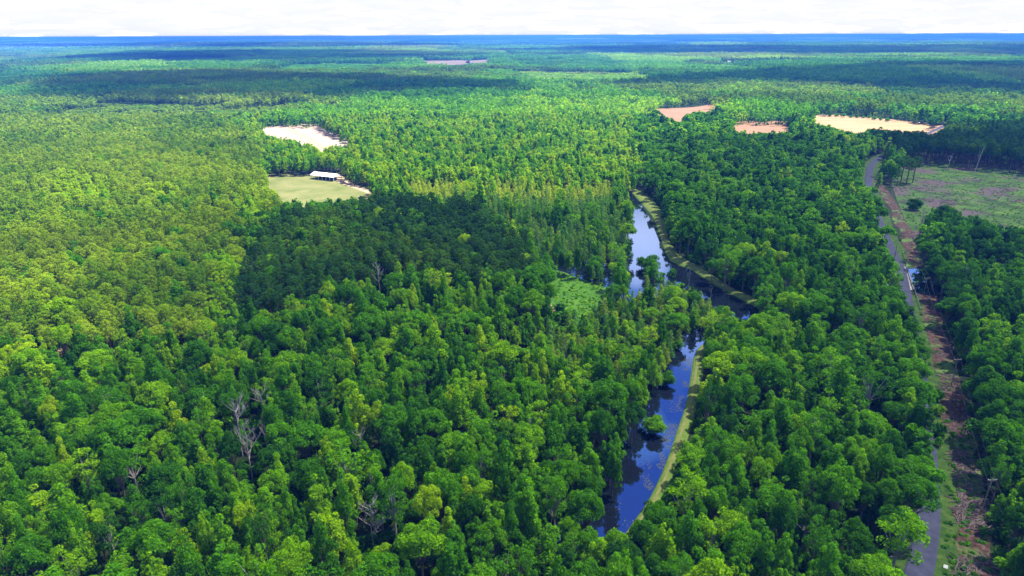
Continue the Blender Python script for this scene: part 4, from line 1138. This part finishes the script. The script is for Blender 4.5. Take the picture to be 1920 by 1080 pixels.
# ------------------------------------------------------------------ farm buildings
def shed():
    g = ground(612, 336); root = empty('open_shed', (g[0], g[1], 0), math.radians(-27))
    Lx, Wy, hz, rz_ = 27.0, 11.0, 3.6, 5.7
    rf = MB()
    for s in (-1, 1):
        a = [(-Lx / 2, s * Wy / 2 * 1.06, hz), (Lx / 2, s * Wy / 2 * 1.06, hz), (Lx / 2, 0, rz_), (-Lx / 2, 0, rz_)]
        v = a + [(x, y, z + .15) for x, y, z in a]
        rf.add(v, [(3, 2, 1, 0), (4, 5, 6, 7), (0, 1, 5, 4), (1, 2, 6, 5), (2, 3, 7, 6), (3, 0, 4, 7)])
    rf.build('roof', M['whitemetal'], root)
    for s in (-1, 1):
        gb = MB(); x = s * (Lx / 2 - .15)
        gb.add([(x, -Wy / 2, hz), (x, Wy / 2, hz), (x, 0, rz_ - .05), (x - .12 * s, -Wy / 2, hz), (x - .12 * s, Wy / 2, hz), (x - .12 * s, 0, rz_ - .05)], [(0, 1, 2), (5, 4, 3), (0, 3, 4, 1), (1, 4, 5, 2), (2, 5, 3, 0)])
        gb.build('gable', M['wallwhite'], root)
    for i in range(7):
        for s in (-1, 1):
            p = MB(); p.box((-Lx / 2 + .5 + i * (Lx - 1) / 6, s * (Wy / 2 - .2), hz / 2), (.28, .28, hz)); p.build('post', M['wallwhite'], root)
    tag(root, 'long open-sided shed with white gabled roof at the crop field edge', 'shed')
    cs, sn = math.cos(math.radians(-27)), math.sin(math.radians(-27))
    at = lambda x, y: (g[0] + x * cs - y * sn, g[1] + x * sn + y * cs, 0)
    # what is kept under it
    def bale(x, y, lab):
        b = MB(); n_ = 12; R = 1.25
        b.tube([(0, -1.1, R), (0, -.95, R), (0, .95, R), (0, 1.1, R)], [R * .9, R, R, R * .9], 12); o = b.build('round_bale', M['dark']); o.location = at(x, y); o.rotation_euler = (0, 0, math.radians(-27))
        tag(o, lab, 'bale', 'dark bales under the shed roof')
    for k, (x, y) in enumerate([(-7, 1), (-4.2, 1.5), (-1.4, 1), (1.6, 2), (4.5, 2)]):
        bale(x, y, ['dark round bale farthest under the open end of the shed', 'second dark round bale from the open end of the shed', 'dark round bale under the middle of the shed roof', 'dark round bale just behind the covered trailer', 'dark round bale beside the covered trailer'][k])
    t = empty('trailer', at(9.2, -1.0), math.radians(-27))
    b = MB(); b.box((0, 0, 1.0), (6, 2.4, .3)); b.build('bed', M['dark'], t)
    b = MB(); b.box((0, 0, 2.0), (5.6, 2.3, 1.6)); b.build('cover', M['reflectblue'], t)  # blue reflection under the roof put into the cover colour
    for s in (-1, 1):
        b = MB(); b.tube([(.8, s * 1.15, .45), (.8, s * 1.35, .45)], .45, 12); b.build('wheel', M['dark'], t)
    tag(t, 'trailer with roof reflection blue put into its cover, gable end of the shed', 'trailer')
shed()
def house(name, px, L, W, hz, rz_, yaw, roofm, wallm, label, porch=False):
    g = ground(*px); root = empty(name, (g[0], g[1], 0), yaw)
    b = MB(); b.box((0, 0, hz / 2), (L, W, hz)); b.build('wall', wallm, root)
    r = MB()
    for s in (-1, 1):
        a = [(-L / 2 - .5, s * (W / 2 + .6), hz - .1), (L / 2 + .5, s * (W / 2 + .6), hz - .1), (L / 2 + .5, 0, rz_), (-L / 2 - .5, 0, rz_)]
        v = a + [(x, y, z + .18) for x, y, z in a]
        r.add(v, [(3, 2, 1, 0), (4, 5, 6, 7), (0, 1, 5, 4), (1, 2, 6, 5), (2, 3, 7, 6), (3, 0, 4, 7)])
    r.build('roof', roofm, root)
    for s in (-1, 1):
        gb = MB(); x = s * (L / 2 - .06)
        gb.add([(x, -W / 2, hz), (x, W / 2, hz), (x, 0, rz_ - .1), (x - .1 * s, -W / 2, hz), (x - .1 * s, W / 2, hz), (x - .1 * s, 0, rz_ - .1)], [(0, 1, 2), (5, 4, 3), (0, 3, 4, 1), (1, 4, 5, 2), (2, 5, 3, 0)]); gb.build('gable', wallm, root)
    for x in (-L * .3, L * .3):
        w_ = MB(); w_.box((x, -W / 2 - .02, hz * .55), (1.3, .08, 1.3)); w_.build('window', M['glass'], root)
    d_ = MB(); d_.box((0, -W / 2 - .02, 1.05), (1.0, .08, 2.1)); d_.build('door', M['greymetal'], root)
    return tag(root, label, 'house')
house('farmhouse', (1496, 246), 18, 9, 3.4, 6.8, .35, M['greymetal'], M['wallwhite'], 'farmhouse with blue grey roof half hidden in trees below the tan field')
house('farm_cabin', (622, 318), 12, 6, 3.0, 4.8, -.35, M['whitemetal'], M['wallwhite'], 'pale cabin in the shade of trees behind the open shed')
for px, lab in (((1364, 119), 'tiny white house far off, the one standing alone'), ((1380, 119.5), 'longer tiny white house far off beside another'), ((1451, 118.5), 'tiny white house farthest along the distant clearing')):
    house('white_house', px, 26, 12, 8, 13, .1, M['whitemetal'], M['wallwhite'], lab)['group'] = 'white houses far off'

# low round bushes along the far edge of the tan field
proto = None
for i, (u0, v0) in enumerate([(1556, 219), (1568, 219), (1580, 220), (1596, 221), (1606, 221), (1618, 222), (1628, 223), (1640, 225), (1651, 226), (1663, 228), (1728, 233)]):
    g = ground(u0, v0)
    o = bpy.data.objects.new('field_bush', BUSH[i % 4]); COL.objects.link(o); o.location = (g[0], g[1], 0); s = 1.6 + .9 * ((i * 37) % 5) / 4
    o.scale = (s, s, s); o['tint'] = .35 + .06 * (i % 4)
    tag(o, f'{ORD[i] if i else "first"} round bush counted from the farmhouse end along the far edge of the tan field', 'bush', 'bushes along the tan field')

# ------------------------------------------------------------------ clouds that shade parts of the forest (their shadows fall where the photo is dark)
def cloud_mat():
    m, n, l, out = newmat('cumulus')
    d = n.new('ShaderNodeBsdfDiffuse'); d.inputs[0].default_value = (.9, .9, .92, 1)
    t = n.new('ShaderNodeBsdfTranslucent'); t.inputs[0].default_value = (.9, .9, .92, 1)
    a = n.new('ShaderNodeMixShader'); a.inputs[0].default_value = .5
    l.new(d.outputs[0], a.inputs[1]); l.new(t.outputs[0], a.inputs[2])
    tr = n.new('ShaderNodeBsdfTransparent')
    at = n.new('ShaderNodeAttribute'); at.attribute_name = 'dens'
    g = n.new('ShaderNodeNewGeometry')
    nz = n.new('ShaderNodeTexNoise'); nz.inputs['Scale'].default_value = .012; nz.inputs['Detail'].default_value = 4
    l.new(g.outputs['Position'], nz.inputs['Vector'])
    s = n.new('ShaderNodeMath'); s.operation = 'MULTIPLY_ADD'; l.new(nz.outputs['Fac'], s.inputs[0]); s.inputs[1].default_value = .3
    s2 = n.new('ShaderNodeMath'); s2.operation = 'SUBTRACT'; l.new(at.outputs['Fac'], s2.inputs[0]); s2.inputs[1].default_value = .15
    l.new(s2.outputs[0], s.inputs[2])
    s3 = n.new('ShaderNodeClamp'); l.new(s.outputs[0], s3.inputs[0]); s3.inputs[2].default_value = .75
    mx = n.new('ShaderNodeMixShader'); l.new(s3.outputs[0], mx.inputs[0]); l.new(tr.outputs[0], mx.inputs[1]); l.new(a.outputs[0], mx.inputs[2])
    l.new(mx.outputs[0], out.inputs[0])
    return m
M['cloud'] = cloud_mat()
def seg_dist(X, Y, poly):
    d = np.full(X.shape, 1e18); n = len(poly)
    for i in range(n):
        x1, y1 = poly[i]; x2, y2 = poly[(i + 1) % n]
        L2_ = (x2 - x1) ** 2 + (y2 - y1) ** 2 + 1e-9
        t = np.clip(((X - x1) * (x2 - x1) + (Y - y1) * (y2 - y1)) / L2_, 0, 1)
        d = np.minimum(d, (X - x1 - t * (x2 - x1)) ** 2 + (Y - y1 - t * (y2 - y1)) ** 2)
    return np.sqrt(d)
def cloud(px, alt, seed, res, edge, thick, maxd=.72):
    poly = [tuple(ground(u, v, 14.0)[:2]) for u, v in px]
    off = np.array([SUN_DIR.x, SUN_DIR.y]) / SUN_DIR.z * alt
    poly = [(x + off[0], y + off[1]) for x, y in poly]
    a = np.array(poly)
    xs = np.arange(a[:, 0].min() - edge * 2, a[:, 0].max() + edge * 2, res); ys = np.arange(a[:, 1].min() - edge * 2, a[:, 1].max() + edge * 2, res)
    X, Y = np.meshgrid(xs, ys)
    sd = seg_dist(X, Y, poly) * np.where(inside(X, Y, poly), 1, -1) + edge * 1.6 * (fbm(X / (edge * 3), Y / (edge * 3), seed, 4) - .5)
    dens = np.clip(sd / edge * .5 + .5, 0, 1)
    ok = dens > 0
    top = alt + thick * np.sqrt(dens) * (.4 + .8 * fbm(X / (edge * 2), Y / (edge * 2), seed + 7, 4)); bot = alt - 4 * dens
    nx, ny = len(xs), len(ys)
    V = np.concatenate([np.stack([X.ravel(), Y.ravel(), top.ravel()], 1), np.stack([X.ravel(), Y.ravel(), bot.ravel()], 1)])
    f = []; N0 = nx * ny
    fo = ok[:-1, :-1] & ok[1:, :-1] & ok[:-1, 1:] & ok[1:, 1:]
    edges = {}
    for j, i in zip(*np.nonzero(fo)):
        q = [j * nx + i, j * nx + i + 1, (j + 1) * nx + i + 1, (j + 1) * nx + i]
        f.append(tuple(q)); f.append(tuple(N0 + k for k in q[::-1]))
        for e in zip(q, q[1:] + q[:1]):
            if (e[1], e[0]) in edges: del edges[(e[1], e[0])]
            else: edges[e] = 1
    for e in edges: f.append((e[1], e[0], N0 + e[0], N0 + e[1]))
    me = bpy.data.meshes.new('cloud'); me.from_pydata(V.tolist(), [], f)
    me.attributes.new('dens', 'FLOAT', 'POINT').data.foreach_set('value', (np.concatenate([dens.ravel()] * 2) * maxd).astype(np.float32))
    me.materials.append(M['cloud']); me.polygons.foreach_set('use_smooth', np.ones(len(f), bool)); me.update()
    o = bpy.data.objects.new('clouds', me); link(o); tag(o, kind='stuff')
# over the foreground, the dark pine stand and the road side
cloud([(-900, 640), (0, 625), (150, 650), (235, 600), (250, 530), (330, 505), (385, 520), (415, 560), (455, 450), (500, 400), (600, 388), (700, 358), (830, 352), (870, 366), (1000, 368), (1135, 362), (1175, 335), (1230, 262), (1400, 252), (1600, 252), (1770, 262), (2300, 262), (2700, 500), (2400, 1300), (1500, 1700), (300, 1700), (-1500, 1200)], 900, 1, 14, 40, 60, .29)
cloud([(-250, 480), (0, 445), (150, 425), (420, 395), (440, 430), (330, 462), (120, 490), (-200, 520)], 900, 2, 14, 26, 40, .25)
cloud([(70, 165), (100, 140), (400, 134), (720, 140), (960, 152), (960, 164), (700, 170), (560, 184), (260, 186), (110, 180)], 1000, 3, 50, 60, 90)
cloud([(1130, 152), (1270, 138), (1500, 128), (1700, 118), (2300, 112), (2300, 185), (1900, 168), (1620, 160), (1400, 152), (1200, 158)], 1000, 4, 60, 70, 90)
cloud([(110, 108), (300, 97), (640, 93), (1000, 100), (720, 112), (400, 117), (200, 112)], 1000, 5, 140, 160, 120)
cloud([(900, 93), (1200, 85), (1600, 87), (2300, 84), (2300, 101), (1500, 103), (1100, 98)], 1000, 6, 200, 220, 120)
cloud([(-200, 88), (200, 82), (700, 81), (900, 86), (500, 90)], 1100, 7, 300, 300, 150)

# ------------------------------------------------------------------ haze
hb = MB(); hb.box((0, 23000, 62), (89000, 49400, 126))
hz = hb.build('haze', [])
m, nn, ll, out = newmat('haze_air')
pv = nn.new('ShaderNodeVolumePrincipled')
pv.inputs['Color'].default_value = (.05, .205, 1.0, 1)
pv.inputs['Density'].default_value = 7.5e-5
pv.inputs['Anisotropy'].default_value = 0.0
ll.new(pv.outputs[0], out.inputs['Volume'])
hz.data.materials.append(m)
tag(hz, kind='stuff')
